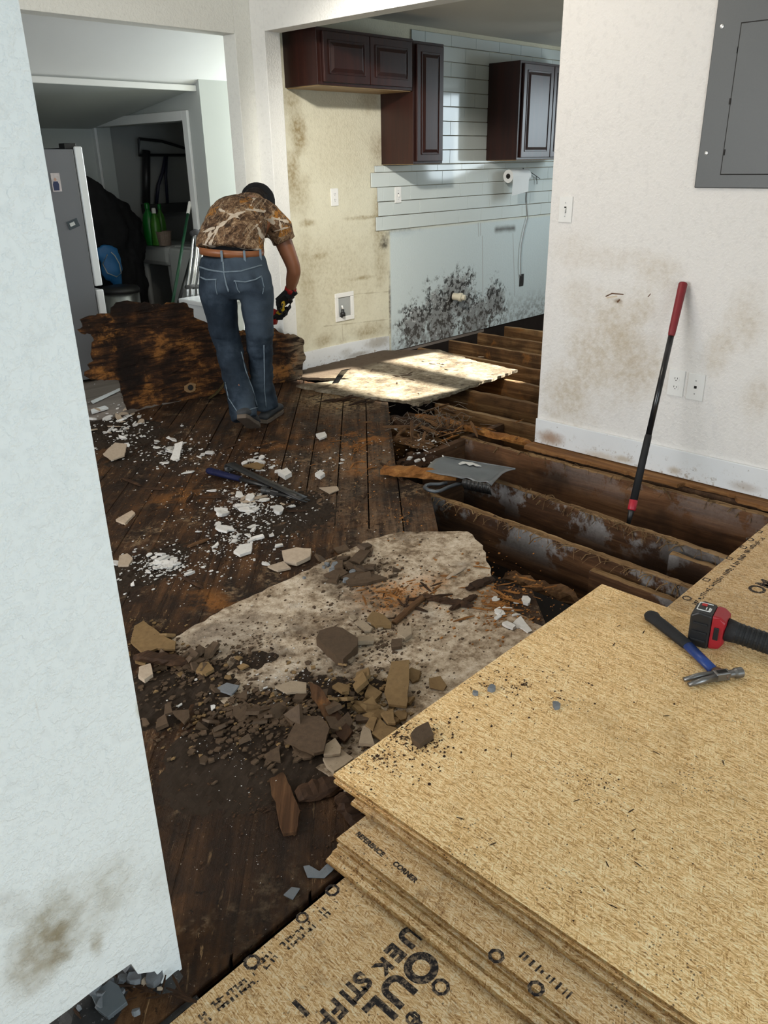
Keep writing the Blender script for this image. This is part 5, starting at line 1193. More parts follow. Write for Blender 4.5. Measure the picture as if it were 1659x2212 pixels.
bm = BM(); lathe(bm, [(.016, 0), (.019, .002), (.019, .024), (.013, .030), (.013, .055)], k0, kd, 20); fin(bm, 'face', M_iron, r)
bm = BM(); obox(bm, k0+kd*.075, kd*.024, ks*.014, Vector((0, 0, .014))); fin(bm, 'cheek', M_iron, r, bevel=.003)
for s in (-1, 1):
    bm = BM(); tube(bm, [k0+kd*.09+ks*(s*.008), k0.lerp(k1, .6)+ks*(s*.010), k1+ks*(s*.012)-Vector((0, 0, .008))], [(.008, .011), (.007, .007), (.005, .002)], 8); fin(bm, 'claw', M_iron, r, smooth=True)
b0, b1 = fz(500, 1004, .045), fz(655, 1076, .040); bdv = (b1-b0).normalized(); bs = bdv.cross(Vector((0, 0, 1))).normalized()
r = empty('flat_pry_bar', onz(600, 1045), 'flat dark pry bar with a curled end lying across the rip hammer', 'pry bar')
bm = BM(); ctr = [(-.012, -.040), (-.030, -.030), (-.034, -.012), (-.024, .003), (0, .006), (.05, .002)]; rows = []
pts = [b0+bdv*a+Vector((0, 0, b)) for a, b in ctr]+[b0.lerp(b1, f) for f in (.25, .5, .75, 1)]
wid = [.026, .025, .024, .023, .022, .021, .020, .020, .020, .023]
for p, w in zip(pts, wid): rows.append([bm.verts.new(p+bs*w), bm.verts.new(p-bs*w)])
for a, b in zip(rows, rows[1:]): bm.faces.new((a[0], b[0], b[1], a[1]))
o = fin(bm, 'bar', M_iron, r, smooth=True); o.modifiers.new('th', 'SOLIDIFY').thickness = .006
bm = BM(); p = b0.lerp(b1, .93)+Vector((0, 0, .001)); lathe(bm, [(.006, 0), (.006, .0012)], p, (0, 0, 1), 14); fin(bm, 'nail_hole', M_slot, r)
# bent flat strip standing on the plywood
p0, p1, p2, p3 = onz(722, 832, .016), onz(738, 826, .016), ony(752, 792, 4.08), ony(744, 790, 4.08)
bm = BM(); w_ = Vector((.05, -.02, 0)); q = [onz(724, 828, .018), onz(735, 812, .06), onz(745, 800, .12), onz(752, 797, .125)]
rows = [[bm.verts.new(p-w_*.45), bm.verts.new(p+w_*.45)] for p in q]
for a, b in zip(rows, rows[1:]): bm.faces.new((a[0], b[0], b[1], a[1]))
o = fin(bm, 'metal_strip', M_iron, loc=onz(724, 828, .014)); o.modifiers.new('th', 'SOLIDIFY').thickness = .003
tag(o, 'bent dark metal strip standing on the plywood sheet near the baseboard', 'metal strip')

# ------------------------------------------------------------------ printing on the strand boards
t = NT('faded_black_ink'); n = t.step(t.noise(95, 4, .7), .46, .62); M_ink = t.out(t.mix(n, (.018, .015, .016), (.20, .145, .095)), .8)
def text(body, size, p, xd, mat, parent, name='printed_text', bold=.0, centre=False):
    cu = bpy.data.curves.new('t', 'FONT'); cu.body = body; cu.size = size; cu.offset = bold; cu.extrude = .0002
    if centre: cu.align_x = 'CENTER'; cu.align_y = 'CENTER'
    o = bpy.data.objects.new('t', cu); COL.objects.link(o); dg = bpy.context.evaluated_depsgraph_get()
    me = bpy.data.meshes.new_from_object(o.evaluated_get(dg)); bpy.data.objects.remove(o); bpy.data.curves.remove(cu)
    bm = BM(); bm.from_mesh(me); bpy.data.meshes.remove(me)
    xd = Vector(xd).normalized(); yd = Vector((0, 0, 1)).cross(xd)
    M4 = Matrix(((xd.x, yd.x, 0, p[0]), (xd.y, yd.y, 0, p[1]), (0, 0, 1, p[2]), (0, 0, 0, 1))); bm.transform(M4)
    me = bpy.data.meshes.new(name); off = OFF[parent.name]; bmesh.ops.translate(bm, verts=bm.verts, vec=-off); bm.to_mesh(me); bm.free(); me.materials.append(mat)
    o = bpy.data.objects.new(name, me); COL.objects.link(o); o.parent = parent; OFF[o.name] = off; return o
def ring(bm, c_, r0, r1, n, a0=0):
    for i in range(n):
        a, b = a0+2*PI*i/n, a0+2*PI*(i+1)/n
        bm.faces.new([bm.verts.new(c_+Vector((math.cos(q)*r, math.sin(q)*r, 0))) for q, r in ((a, r0), (b, r0), (b, r1), (a, r1))])
zf = -.0005; xm = Vector((-1, 0, 0))
P_ = lambda x, y: onz(x, y, zf)
for body, size, x, y, bd_ in (('S', .052, 781, 2117, .002), ('T', .052, 764, 2136, .002), ('I', .052, 750, 2154, .002), ('F', .052, 727, 2176, .002), ('F', .052, 703, 2200, .002), ('1', .052, 648, 2176, .002),
                              ('U', .055, 884, 2022, .003), ('E', .050, 853, 2056, .003), ('K', .042, 828, 2086, .002), ('O', .080, 907, 2088, .004), ('U', .076, 856, 2136, .003), ('L', .076, 820, 2182, .003), ('P', .04, 892, 2203, .001)):
    p = P_(x, y); text(body, size, (p.x, p.y, zf), xm, M_ink, floor_a, bold=bd_, centre=True)
def mark(p_, r0, r1, n_, a0, parent):
    bm = BM(); ring(bm, p_, r0, r1, n_, a0); fin(bm, 'printed_ring', M_ink, parent)
for x, y, r_ in ((718, 1923, .016), (653, 1982, .014), (544, 2078, .017), (952, 2132, .018), (892, 2200, .014)): mark(P_(x, y), r_*.62, r_, 8, .39, floor_a)
bm = BM()
for (xa, ya_, xb, yb_, rws) in ((705, 1968, 610, 2050, 2), (590, 2062, 555, 2098, 2), (553, 2110, 460, 2180, 2), (448, 2195, 428, 2212, 2)):
    pa, pb = P_(xa, ya_), P_(xb, yb_); Lg = (pb-pa).length; dv = (pb-pa).normalized(); sv = Vector((dv.y, -dv.x, 0)); s_ = 0
    while s_ < Lg:
        w = random.uniform(.003, .008)
        for q in range(rws):
            if random.random() < .75: obox(bm, pa+dv*s_+sv*((q-.5)*.015), dv*w*.35, sv*random.uniform(.003, .006), (0, 0, .0002))
            if random.random() < .5: obox(bm, pa+dv*(s_+.003)+sv*((q-.5)*.015+random.uniform(-.005, .005)), dv*w*.6, sv*.0012, (0, 0, .0002))
        s_ += .0095 if random.random() < .85 else .022
fin(bm, 'printed_lettering', M_ink, floor_a)
bm = BM()
for x, y, kd_ in ((1484, 1292, 0), (1526, 1252, 1), (1576, 1206, 1), (1620, 1165, 0), (1606, 1182, 1), (1640, 1148, 1)):
    mark(P_(x, y), .011, .017, 4 if kd_ else 8, .78 if kd_ else .39, floor_b)
for (xa, ya_, xb, yb_) in ((1492, 1302, 1545, 1250), (1545, 1252, 1600, 1198), (1600, 1196, 1640, 1160)):
    pa, pb = P_(xa, ya_), P_(xb, yb_); dv = (pb-pa).normalized(); sv = Vector((dv.y, -dv.x, 0)); s_ = 0
    while s_ < (pb-pa).length:
        if random.random() < .75: obox(bm, pa+dv*s_+sv*.012, dv*random.uniform(.0015, .004), sv*random.uniform(.004, .011), (0, 0, .0002))
        if random.random() < .5: obox(bm, pa+dv*s_+sv*(.012+random.uniform(-.01, .01)), dv*.006, sv*.0014, (0, 0, .0002))
        s_ += .012
fin(bm, 'printed_lettering', M_ink, floor_b)
p = P_(1648, 1278); text('OM', .075, (p.x-.03, p.y, zf), (0.75, -.1, 0), M_ink, floor_b, bold=.002)
zs = 2*TH+.0002; st2 = stack[1]
pa, pb = onz(767, 1802, zs), onz(838, 1862, zs); dv = (pb-pa).normalized(); text('REFERENCE', .0165, (pa.x, pa.y, zs), dv, M_ink, st2, bold=.0007)
pa, pb = onz(847, 1866, zs), onz(900, 1908, zs); text('CORNER', .0165, (pa.x, pa.y, zs), dv, M_ink, st2, bold=.0007)
bm = BM()
for x, y in ((1072, 2065), (1158, 2135)): mark(onz(x, y, zs), .009, .016, 8, .39, st2)
for (xa, ya_, xb, yb_) in ((1128, 2062, 1230, 2150),):
    pa, pb = onz(xa, ya_, zs), onz(xb, yb_, zs); dv = (pb-pa).normalized(); sv = Vector((dv.y, -dv.x, 0)); s_ = 0
    while s_ < (pb-pa).length:
        obox(bm, pa+dv*s_, dv*random.uniform(.001, .003), sv*random.uniform(.004, .009), (0, 0, .0002)); s_ += random.choice((.007, .009, .014))
fin(bm, 'printed_lettering', M_ink, st2)
# ------------------------------------------------------------------ debris
def plastered(name, c0, c1, rough=.8, speck=(.12, .08, .05), sk=.64):
    t = NT(name); p = t.objpos(); n = t.noise(60, 5, .65); o = t.objrand()
    c = t.mix(n, c0, c1); c = t.mix(t.mul(o, .5), c, tuple(x*.5 for x in c1)); c = t.mix(t.mul(t.step(t.noise(140, 4, .7), sk, sk+.06), .8), c, speck)
    t.bump(n, .5, .003); return t.out(c, rough)
M_chip = plastered('white_plaster', (.52, .48, .43), (.80, .78, .75))
M_flake = plastered('cream_flake', (.32, .24, .17), (.60, .48, .36))
M_tileb = plastered('grey_brown_tile', (.036, .021, .012), (.135, .088, .053), .6, (.02, .014, .01))
M_tilet = plastered('tan_tile', (.12, .072, .030), (.30, .19, .085), .65, (.03, .02, .012))
M_tilel = plastered('pale_tile_back', (.25, .19, .13), (.42, .33, .23), .7, (.05, .035, .025))
M_stone = plastered('blue_grey_mortar', (.12, .13, .14), (.24, .25, .26), .8)
M_dirt = plastered('dark_dirt', (.012, .008, .005), (.045, .029, .018), .9, (.12, .085, .055), .66)
MOUNDS = []                              # low heaps of dirt: centre, radii, height
for x, y, rx_, ry_, h, z0 in ((640, 1560, .44, .26, .034, .0), (450, 1455, .40, .20, .026, .0), (250, 935, .30, .34, .040, .0), (330, 985, .32, .24, .014, .0), (600, 1110, .34, .30, .010, .0), (300, 1230, .30, .16, .016, .0)):
    p = onz(x, y); MOUNDS.append((p.x, p.y, rx_, ry_, h, z0))
def ground_h(x, y):
    h = 0.0
    for a, b, rx_, ry_, q, z0 in MOUNDS:
        d = math.hypot((x-a)/rx_, (y-b)/ry_)
        if d < 1: h = max(h, z0 + q*(1-d*d)**1.3*(.62+.75*mnoise.noise((x*9, y*9, 2))))
    return h
def on_under(x, y):                      # inside the pale underlay board?
    c_ = False; n = len(u1)
    for i in range(n):
        (x0, y0), (x1, y1) = u1[i], u1[(i+1) % n]
        if (y0 > y) != (y1 > y) and x < (x1-x0)*(y-y0)/(y1-y0)+x0: c_ = not c_
    return c_
def surf_z(x, y):
    return max(ground_h(x, y), .0085 if on_under(x, y) else .0005)
for i, (a, b, rx_, ry_, q, z0) in enumerate(MOUNDS):
    bm = BM(); n = 46; V = []
    for ii in range(n+1):
        row = []
        for jj in range(n+1):
            x, y = a+rx_*(2*ii/n-1), b+ry_*(2*jj/n-1); d = math.hypot((x-a)/rx_, (y-b)/ry_)
            z = z0+q*(max(0, 1-d*d))**1.3*(.62+.75*mnoise.noise((x*9, y*9, 2)))+.012*mnoise.noise((x*42, y*42, 7))*(1-min(1, d))-.0035+.004*mnoise.noise((x*60, y*60, 1)) - (.01 if d > .97 else 0)
            row.append(bm.verts.new((x, y, z)))
        V.append(row)
    for ii in range(n):
        for jj in range(n):
            c_ = V[ii][jj].co
            if math.hypot((c_.x-a)/rx_, (c_.y-b)/ry_) < 1.05: bm.faces.new((V[ii][jj], V[ii+1][jj], V[ii+1][jj+1], V[ii][jj+1]))
    for v in [v for v in bm.verts if not v.link_faces]: bm.verts.remove(v)
    o = fin(bm, 'dirt_heap', M_dirt, loc=(a, b, 0)); tag(o, ['dirt heap under the brown tile pieces by the strand board', 'dirt heap at the foot of the left partition', 'dirt heap beside the bottom left of the rotten panel', 'thin dirt spread below the left plaster heap', 'thin dirt around the hammer and flat bar', 'thin dirt spread under the plaster band by the left partition'][i], 'dirt', kind='stuff')
def chip_mesh(name, n, th, mat, asp=1.0, rough=.25, bevel=0):
    bm = BM(); pl = []
    a0 = random.uniform(0, 6)
    for i in range(n):
        a = a0+2*PI*(i+random.uniform(-.28, .28))/n; r_ = random.uniform(1-rough*1.6, 1)
        pl.append((math.cos(a)*r_, math.sin(a)*r_*asp, 0))
    prism(bm, pl, (0, 0, th))
    for v in bm.verts:
        v.co.z += random.uniform(-.12, .12)*th; v.co.x += random.uniform(-.05, .05); v.co.y += random.uniform(-.05, .05)*asp
    bmesh.ops.recalc_face_normals(bm, faces=bm.faces); me = bpy.data.meshes.new(name); bm.to_mesh(me); bm.free(); me.materials.append(mat); return me
def splinter_mesh(name, mat):
    bm = BM(); k = 6; R = []
    for i in range(k+1):
        f = i/k; w = .16*math.sin(PI*(f*.84+.08))**.5*random.uniform(.7, 1.1); h = .10*random.uniform(.7, 1.1)*math.sin(PI*(f*.84+.08))**.6; o_ = random.uniform(-.03, .03)
        R.append([bm.verts.new((2*f-1, o_+s*w, max(0, z*h))) for s, z in ((-1, 0), (1, 0), (.8, 1), (-.7, 1.1))])
    for A, B in zip(R, R[1:]):
        for q in range(4): bm.faces.new((A[q], A[(q+1) % 4], B[(q+1) % 4], B[q]))
    bm.faces.new(R[0]); bm.faces.new(R[-1][::-1]); bmesh.ops.recalc_face_normals(bm, faces=bm.faces); me = bpy.data.meshes.new(name); bm.to_mesh(me); bm.free(); me.materials.append(mat); return me
KIND = {
    'plaster_chip': [chip_mesh('plaster_chip', random.choice((5, 6, 7, 8)), random.uniform(.10, .32), M_chip, random.uniform(.45, .85), .4) for _ in range(9)],
    'plaster_flake': [chip_mesh('plaster_flake', random.choice((5, 6, 7)), .10, M_flake, random.uniform(.4, .8), .35) for _ in range(7)],
    'tile_shard': [chip_mesh('tile_shard', random.choice((3, 4, 4, 5)), random.uniform(.20, .34), M_tileb, random.uniform(.55, .95), .22) for _ in range(8)],
    'tan_tile_shard': [chip_mesh('tan_tile_shard', random.choice((4, 4, 5)), random.uniform(.2, .3), M_tilet, random.uniform(.5, .9), .25) for _ in range(7)],
    'pale_tile_shard': [chip_mesh('pale_tile_shard', random.choice((4, 5, 6)), random.uniform(.2, .3), M_tilel, random.uniform(.5, .9), .25) for _ in range(5)],
    'mortar_lump': [chip_mesh('mortar_lump', 7, .9, M_stone, .8, .2) for _ in range(4)],
    'wood_splinter': [splinter_mesh('wood_splinter', M_splint) for _ in range(6)],
    'orange_splinter': [splinter_mesh('orange_splinter', M_orange) for _ in range(5)],
    'rotten_splinter': [splinter_mesh('rotten_splinter', M_rot) for _ in range(6)]}
def scatter(kind, n, px, size, label, cat, group, zfn=None, tilt=.25, ang=None, pw=1.6, lift=0.0):
    """single pieces lying in an elliptical patch of floor around the spot seen at px"""
    x0, y0, rx_, ry_ = px
    for _ in range(n):
        a = random.uniform(0, 2*PI); r_ = min(1.5, abs(random.gauss(0, .68))); z = 0.0
        p = onz(x0+math.cos(a)*r_*rx_, y0+math.sin(a)*r_*ry_, 0); z = (zfn or surf_z)(p.x, p.y)
        s = size[0]+(size[1]-size[0])*random.random()**pw
        o = bpy.data.objects.new(kind, random.choice(KIND[kind])); COL.objects.link(o)
        t_ = tilt*random.random(); o.location = (p.x, p.y, z+lift+s*t_*.35)
        o.rotation_euler = (t_*random.choice((-1, 1)), t_*random.choice((-1, 1))*.6, ang+random.gauss(0, .35) if ang is not None else random.uniform(0, 6.28)); o.scale = (s, s, s)
        tag(o, label, cat, group)
CH = 'plaster chip'
scatter('plaster_chip', 26, (265, 930, 58, 58), (.012, .045), 'small white plaster chip in the heap left of the rotten panel bottom', CH, 'plaster heap by the panel corner', tilt=.6)
scatter('plaster_flake', 14, (262, 915, 55, 60), (.02, .07), 'torn cream flake in the heap left of the rotten panel bottom', 'flake', 'cream flakes by the panel corner', tilt=.6)
scatter('plaster_chip', 28, (370, 975, 75, 36), (.012, .055), 'white plaster chip on the planks left of the rip hammer grip', CH, 'chips left of the rip hammer')
scatter('plaster_chip', 40, (540, 1095, 85, 55), (.012, .052), 'white plaster chip on the planks just below the rip hammer', CH, 'chips below the rip hammer')
scatter('plaster_flake', 12, (525, 1080, 70, 60), (.02, .06), 'thin cream flake on the planks just below the rip hammer', 'flake', 'flakes below the rip hammer')
scatter('plaster_chip', 16, (560, 1000, 60, 22), (.012, .04), 'white plaster chip on the planks just above the flat bar', CH, 'chips above the flat bar')
scatter('plaster_chip', 42, (355, 1222, 100, 32), (.010, .040), 'white plaster chip in the band of chips beside the near partition edge', CH, 'chip band by the partition')
scatter('plaster_chip', 28, (510, 1160, 100, 45), (.009, .036), 'little white plaster chip on the planks midway to the pale underlay', CH, 'chips before the underlay')
scatter('plaster_chip', 8, (720, 985, 60, 50), (.006, .02), 'little white chip alone on the bare plank middle', CH, 'lone chips on the planks')
scatter('plaster_chip', 12, (905, 960, 70, 55), (.010, .034), 'white plaster chip in the splinter heap before the plywood corner', CH, 'chips by the pit end', tilt=.6)
scatter('plaster_chip', 12, (1090, 1320, 80, 60), (.012, .045), 'white chip among the orange splinters right of the underlay', CH, 'chips on the underlay edge')
scatter('plaster_chip', 10, (560, 1480, 230, 60), (.006, .02), 'tiny pale chip among the brown tile pieces', CH, 'chips among the tiles')
TS = 'tile shard'
scatter('tile_shard', 42, (600, 1560, 230, 70), (.016, .050), 'grey-brown tile shard in the dirt heap left of the stack', TS, 'brown shards left of the stack', tilt=.7)
scatter('tile_shard', 24, (420, 1440, 110, 45), (.012, .040), 'grey-brown tile shard by the left partition', TS, 'brown shards by the partition', tilt=.7)
scatter('tan_tile_shard', 26, (800, 1540, 110, 75), (.018, .052), 'tan tile shard heaped against the top strand board edge', TS, 'tan shards by the stack edge', tilt=.6)
scatter('tan_tile_shard', 12, (420, 1440, 130, 50), (.014, .04), 'tan tile shard in the dirt by the left partition', TS, 'tan shards by the partition', tilt=.5)
scatter('tile_shard', 30, (760, 1235, 95, 40), (.014, .05), 'dark tile shard on the far half of the pale underlay', TS, 'dark shards on the underlay', tilt=.4)
scatter('pale_tile_shard', 14, (790, 1400, 110, 60), (.014, .045), 'pale tile shard on the middle of the underlay', TS, 'pale shards on the underlay', tilt=.3)
scatter('mortar_lump', 10, (720, 1230, 110, 70), (.008, .022), 'grey mortar lump on the far half of the underlay', 'mortar lump', 'mortar lumps on the underlay')
SP = 'splinter'
scatter('orange_splinter', 44, (1080, 1310, 90, 70), (.012, .045), 'orange wood splinter strewn along the right rim of the underlay', SP, 'orange splinters on the underlay', ang=2.2)
scatter('orange_splinter', 24, (850, 1285, 80, 45), (.010, .032), 'orange crumb of wood on the rust stain of the underlay', SP, 'orange crumbs on the rust stain')
scatter('orange_splinter', 26, (770, 975, 70, 55), (.010, .040), 'orange wood splinter on the planks between the person and the pit', SP, 'orange splinters on the planks')
scatter('rotten_splinter', 30, (560, 1060, 270, 130), (.02, .07), 'dark splinter lying loose on the plank floor', SP, 'dark splinters on the planks', tilt=.1)
scatter('rotten_splinter', 16, (740, 865, 90, 16), (.03, .10), 'dark splinter along the broken edge of the plywood sheet', SP, 'splinters along the plywood edge', ang=-.55)
scatter('wood_splinter', 16, (905, 950, 80, 60), (.03, .10), 'brown splinter in the heap before the plywood corner', SP, 'brown splinters at the pit end', tilt=.7, lift=.01)
scatter('rotten_splinter', 14, (900, 1300, 120, 60), (.02, .06), 'dark splinter lying on the underlay', SP, 'dark splinters on the underlay', tilt=.1)
zply = lambda x, y: .0145
scatter('rotten_splinter', 16, (880, 815, 150, 26), (.012, .045), 'dark splinter on the pale plywood sheet', SP, 'splinters on the plywood', zply, .15)
scatter('plaster_flake', 10, (960, 790, 90, 20), (.015, .05), 'pale flake on the far half of the plywood sheet', 'flake', 'flakes on the plywood', zply, .2)
zst = lambda x, y: STACK_Z+.0003
scatter('rotten_splinter', 0, (1200, 1600, 100, 100), (.006, .014), '', '', '')
def on_stack(kind, n, px, size, label, cat, group):
    x0, y0, rx_, ry_ = px; k = 0
    while k < n:
        a = random.uniform(0, 2*PI); r_ = math.sqrt(random.random()); p = onz(x0+math.cos(a)*r_*rx_, y0+math.sin(a)*r_*ry_, STACK_Z)
        if p.y > p_top.y-.01 or p.x < p_top.x+.01: continue
        s = random.uniform(*size); o = bpy.data.objects.new(kind, random.choice(KIND[kind])); COL.objects.link(o); o.location = (p.x, p.y, STACK_Z+.0004); o.rotation_euler = (0, 0, random.uniform(0, 6.28)); o.scale = (s, s, s*.8); tag(o, label, cat, group); k += 1
on_stack('rotten_splinter', 26, (1300, 1650, 330, 330), (.003, .010), 'tiny dark wood crumb on the open middle of the top strand board', SP, 'crumbs on the top board')
on_stack('rotten_splinter', 16, (1130, 1470, 120, 60), (.003, .008), 'tiny dark crumb on the top strand board near its far edge', SP, 'crumbs at the far edge')
for x, y, s, lab in ((1062, 1491, .014, 'blue-grey lump on the top board nearest its far edge'), (1026, 1500, .010, 'smaller grey lump left of the blue-grey one on the top board'), (1201, 1528, .014, 'pale blue-grey lump alone near the middle of the top board')):
    p = onz(x, y, STACK_Z); o = bpy.data.objects.new('mortar_lump', random.choice(KIND['mortar_lump'])); COL.objects.link(o); o.location = (p.x, p.y, STACK_Z); o.scale = (s, s, s); o.rotation_euler = (0, 0, x); tag(o, lab, 'mortar lump')
M_brk = wood('broken_brown_plank', (.012, .006, .003), (.062, .028, .012), (.17, .085, .036), 'd', rot=.5)
# single pieces large enough to have a shape of their own
def shard(name, pts, z, th, mat, label, cat=TS, tilt=0.0, jg=.002):
    P = [onz(x, y, z+th) for x, y in pts]; c_ = sum(P, Vector())/len(P); P2 = jag2([(p.x, p.y) for p in P], .02, jg)
    bm = BM(); prism(bm, [(p.x, p.y, z) for p in P2], (0, 0, th)); tri(bm)
    if tilt:
        ax_ = Vector((CX.x, CX.y, 0)).normalized(); bmesh.ops.rotate(bm, verts=bm.verts, cent=Vector((c_.x, c_.y, z)), matrix=Matrix.Rotation(tilt, 3, ax_))
    return tag(fin(bm, name, mat, loc=(c_.x, c_.y, z), bevel=.0012), label, cat)
shard('tile_chunk', [(683, 1377), (690, 1362), (704, 1357), (722, 1353), (740, 1356), (773, 1377), (772, 1394), (741, 1424), (728, 1420)], .010, .030, M_tileb, 'thick dark tile chunk lying alone on the pale underlay')
shard('tile_piece', [(617, 1600), (649, 1544), (694, 1547), (712, 1572), (706, 1590), (699, 1622), (678, 1627)], .030, .009, M_tileb, 'largest flat dark brown tile piece in front of the top board edge')
shard('tile_piece', [(632, 1611), (645, 1611), (680, 1629), (672, 1636), (656, 1638), (640, 1630)], .018, .008, M_tileb, 'crescent shaped tile piece poking out beneath the largest dark one')
shard('tile_piece', [(697, 1637), (735, 1616), (764, 1637), (745, 1652), (721, 1667), (706, 1655)], .010, .009, M_tilel, 'pale brown tile piece touching the stack corner')
shard('tile_piece', [(724, 1593), (737, 1612), (736, 1627), (699, 1630), (702, 1608)], .022, .008, M_tilel, 'triangular tile piece right of the largest dark one')
shard('tile_piece', [(786, 1567), (800, 1575), (809, 1608), (775, 1605), (780, 1580)], .020, .009, M_tilel, 'upright looking pale tile piece with rusty stain before the board edge')
shard('tile_piece', [(820, 1550), (835, 1566), (858, 1572), (840, 1590), (826, 1598), (803, 1584)], .020, .008, M_tilet, 'tan black-speckled tile piece against the top board edge')
shard('tile_piece', [(789, 1566), (800, 1547), (815, 1550), (806, 1578)], .024, .008, M_tilet, 'small tan piece left of the speckled tan tile')
shard('tile_piece', [(822, 1540), (850, 1530), (855, 1562), (838, 1562)], .024, .008, M_tilet, 'tan piece just above the speckled tan tile')
shard('tile_piece', [(846, 1435), (884, 1432), (884, 1462), (878, 1516), (840, 1512), (830, 1490), (838, 1460)], .030, .010, M_tilet, 'largest tan mottled tile piece leaning near the top board edge', tilt=.15)
shard('tile_piece', [(805, 1320), (830, 1328), (846, 1345), (845, 1350), (812, 1350), (793, 1336)], .010, .014, M_tilet, 'yellowish tile piece with a dark edge on the underlay beside the long stick')
shard('tile_piece', [(765, 1343), (783, 1338), (805, 1355), (800, 1362), (788, 1362)], .010, .008, M_tilel, 'light tan tile piece right of the thick dark chunk')
shard('tile_piece', [(846, 1380), (868, 1378), (869, 1395), (846, 1398)], .010, .012, M_tileb, 'square dark tile piece on the underlay')
shard('tile_piece', [(860, 1352), (888, 1350), (890, 1368), (875, 1378), (858, 1368)], .010, .014, M_tilel, 'two-tone tile piece above the square dark one')
shard('tile_piece', [(370, 1535), (408, 1532), (410, 1548), (398, 1562)], .012, .007, M_tileb, 'flat brown tile triangle nearest the left partition')
shard('tile_piece', [(457, 1574), (486, 1573), (480, 1586), (462, 1590)], .010, .006, M_tileb, 'small flat tile triangle lying apart on the dark planks')
shard('tile_piece', [(570, 1630), (604, 1610), (606, 1645), (578, 1643)], .012, .008, M_tileb, 'dark tile piece at the lower left end of the tile heap')
shard('tile_piece', [(464, 1488), (490, 1474), (517, 1480), (500, 1500)], .018, .006, M_stone, 'blue-grey tile piece with a dark spot on the tile heap')
shard('tile_piece', [(740, 1245), (770, 1232), (805, 1238), (836, 1247), (795, 1258), (755, 1262)], .012, .010, M_tileb, 'long dark slab on the far part of the underlay')
shard('tile_piece', [(700, 1240), (735, 1225), (752, 1236), (725, 1250)], .014, .009, M_tileb, 'dark slab left of the long one on the underlay')
shard('tile_piece', [(752, 1210), (785, 1182), (800, 1190), (778, 1215)], .012, .009, M_tileb, 'dark narrow slab at the far tip of the underlay')
shard('tile_piece', [(594, 1482), (630, 1470), (662, 1474), (662, 1494), (620, 1496)], .026, .007, M_tilel, 'cream coloured flat tile strip in the middle of the tile heap')
shard('plaster_sheet', [(290, 1352), (310, 1340), (352, 1372), (380, 1385), (378, 1402), (340, 1400), (310, 1410), (282, 1385)], .012, .008, M_tilet, 'yellow pitted plaster sheet by the left partition', 'plaster piece')
shard('plaster_piece', [(609, 1190), (640, 1184), (672, 1186), (670, 1200), (640, 1212), (614, 1208)], .006, .016, M_flake, 'cream torn plaster piece at the left rim of the underlay', 'plaster piece', .1)
shard('plaster_piece', [(578, 1222), (612, 1212), (628, 1226), (600, 1232)], .004, .008, M_flake, 'thin pinkish plaster flake left below the cream torn piece', 'plaster piece')
shard('plaster_piece', [(504, 1190), (520, 1176), (545, 1172), (542, 1190), (518, 1198)], .004, .012, M_chip, 'large bright white plaster lump midway between tools and underlay', 'plaster piece')
shard('plaster_piece', [(600, 1018), (620, 1010), (630, 1020), (616, 1028)], .001, .022, M_chip, 'white plaster block just right of the flat bar curl', 'plaster piece')
shard('plaster_piece', [(680, 1022), (692, 1014), (702, 1022), (692, 1029)], .001, .018, M_chip, 'white plaster block on the plank seam right of the flat bar', 'plaster piece')
shard('plaster_piece', [(682, 937), (702, 932), (706, 941), (690, 948)], .001, .010, M_chip, 'pale plaster piece on the planks right of the shoes', 'plaster piece')
shard('plaster_piece', [(689, 1053), (728, 1050), (732, 1058), (712, 1066)], .001, .005, M_flake, 'thin pinkish flake on the planks right of the flat bar tip', 'plaster piece')
shard('plaster_piece', [(258, 1200), (275, 1195), (287, 1206), (278, 1220), (255, 1221)], .002, .016, M_flake, 'cream plaster lump right at the near partition edge', 'plaster piece')
shard('plaster_piece', [(250, 1122), (285, 1102), (292, 1108), (270, 1130)], .002, .010, M_flake, 'long torn flake beside the near partition edge', 'plaster piece')
shard('plaster_piece', [(365, 990), (380, 968), (397, 965), (385, 988), (370, 993)], .010, .008, M_chip, 'large white plaster flake left of the rip hammer grip', 'plaster piece', .3)
shard('plaster_piece', [(222, 978), (250, 962), (275, 964), (268, 980), (240, 986)], .030, .008, M_flake, 'brown backed plaster flake below the left heap', 'plaster piece', .2)
shard('plaster_piece', [(300, 1440), (325, 1432), (330, 1455), (312, 1468), (298, 1458)], .020, .014, M_flake, 'rounded pale lump by the partition below the yellow sheet', 'plaster piece')
shard('plaster_piece', [(525, 1005), (555, 998), (572, 1004), (560, 1014)], .012, .006, M_tilet, 'yellow paper-faced piece above the flat bar', 'plaster piece')
shard('plaster_piece', [(1108, 1345), (1125, 1330), (1150, 1362), (1140, 1366)], .009, .004, M_chip, 'white paper-like flake near the right end of the underlay', 'plaster piece')
# scrap of cream board and white strips by the panel corner
shard('board_scrap', [(258, 823), (275, 822), (282, 842), (300, 842), (300, 850), (270, 854), (268, 840)], .03, .006, plain('cream_board', (.50, .42, .31), .8, var=.2, sc=30), 'cream torn scrap leaning at the lower left corner of the rotten panel', 'scrap', .5)
shard('trim_strip', [(196, 866), (258, 838), (262, 841), (200, 871)], .002, .006, M_trim, 'thin white strip lying on the laundry floor left of the panel', 'strip')
shard('trim_strip', [(196, 884), (226, 876), (234, 880), (198, 891)], .002, .012, M_trim, 'short white block below the thin strip beside the partition', 'strip')
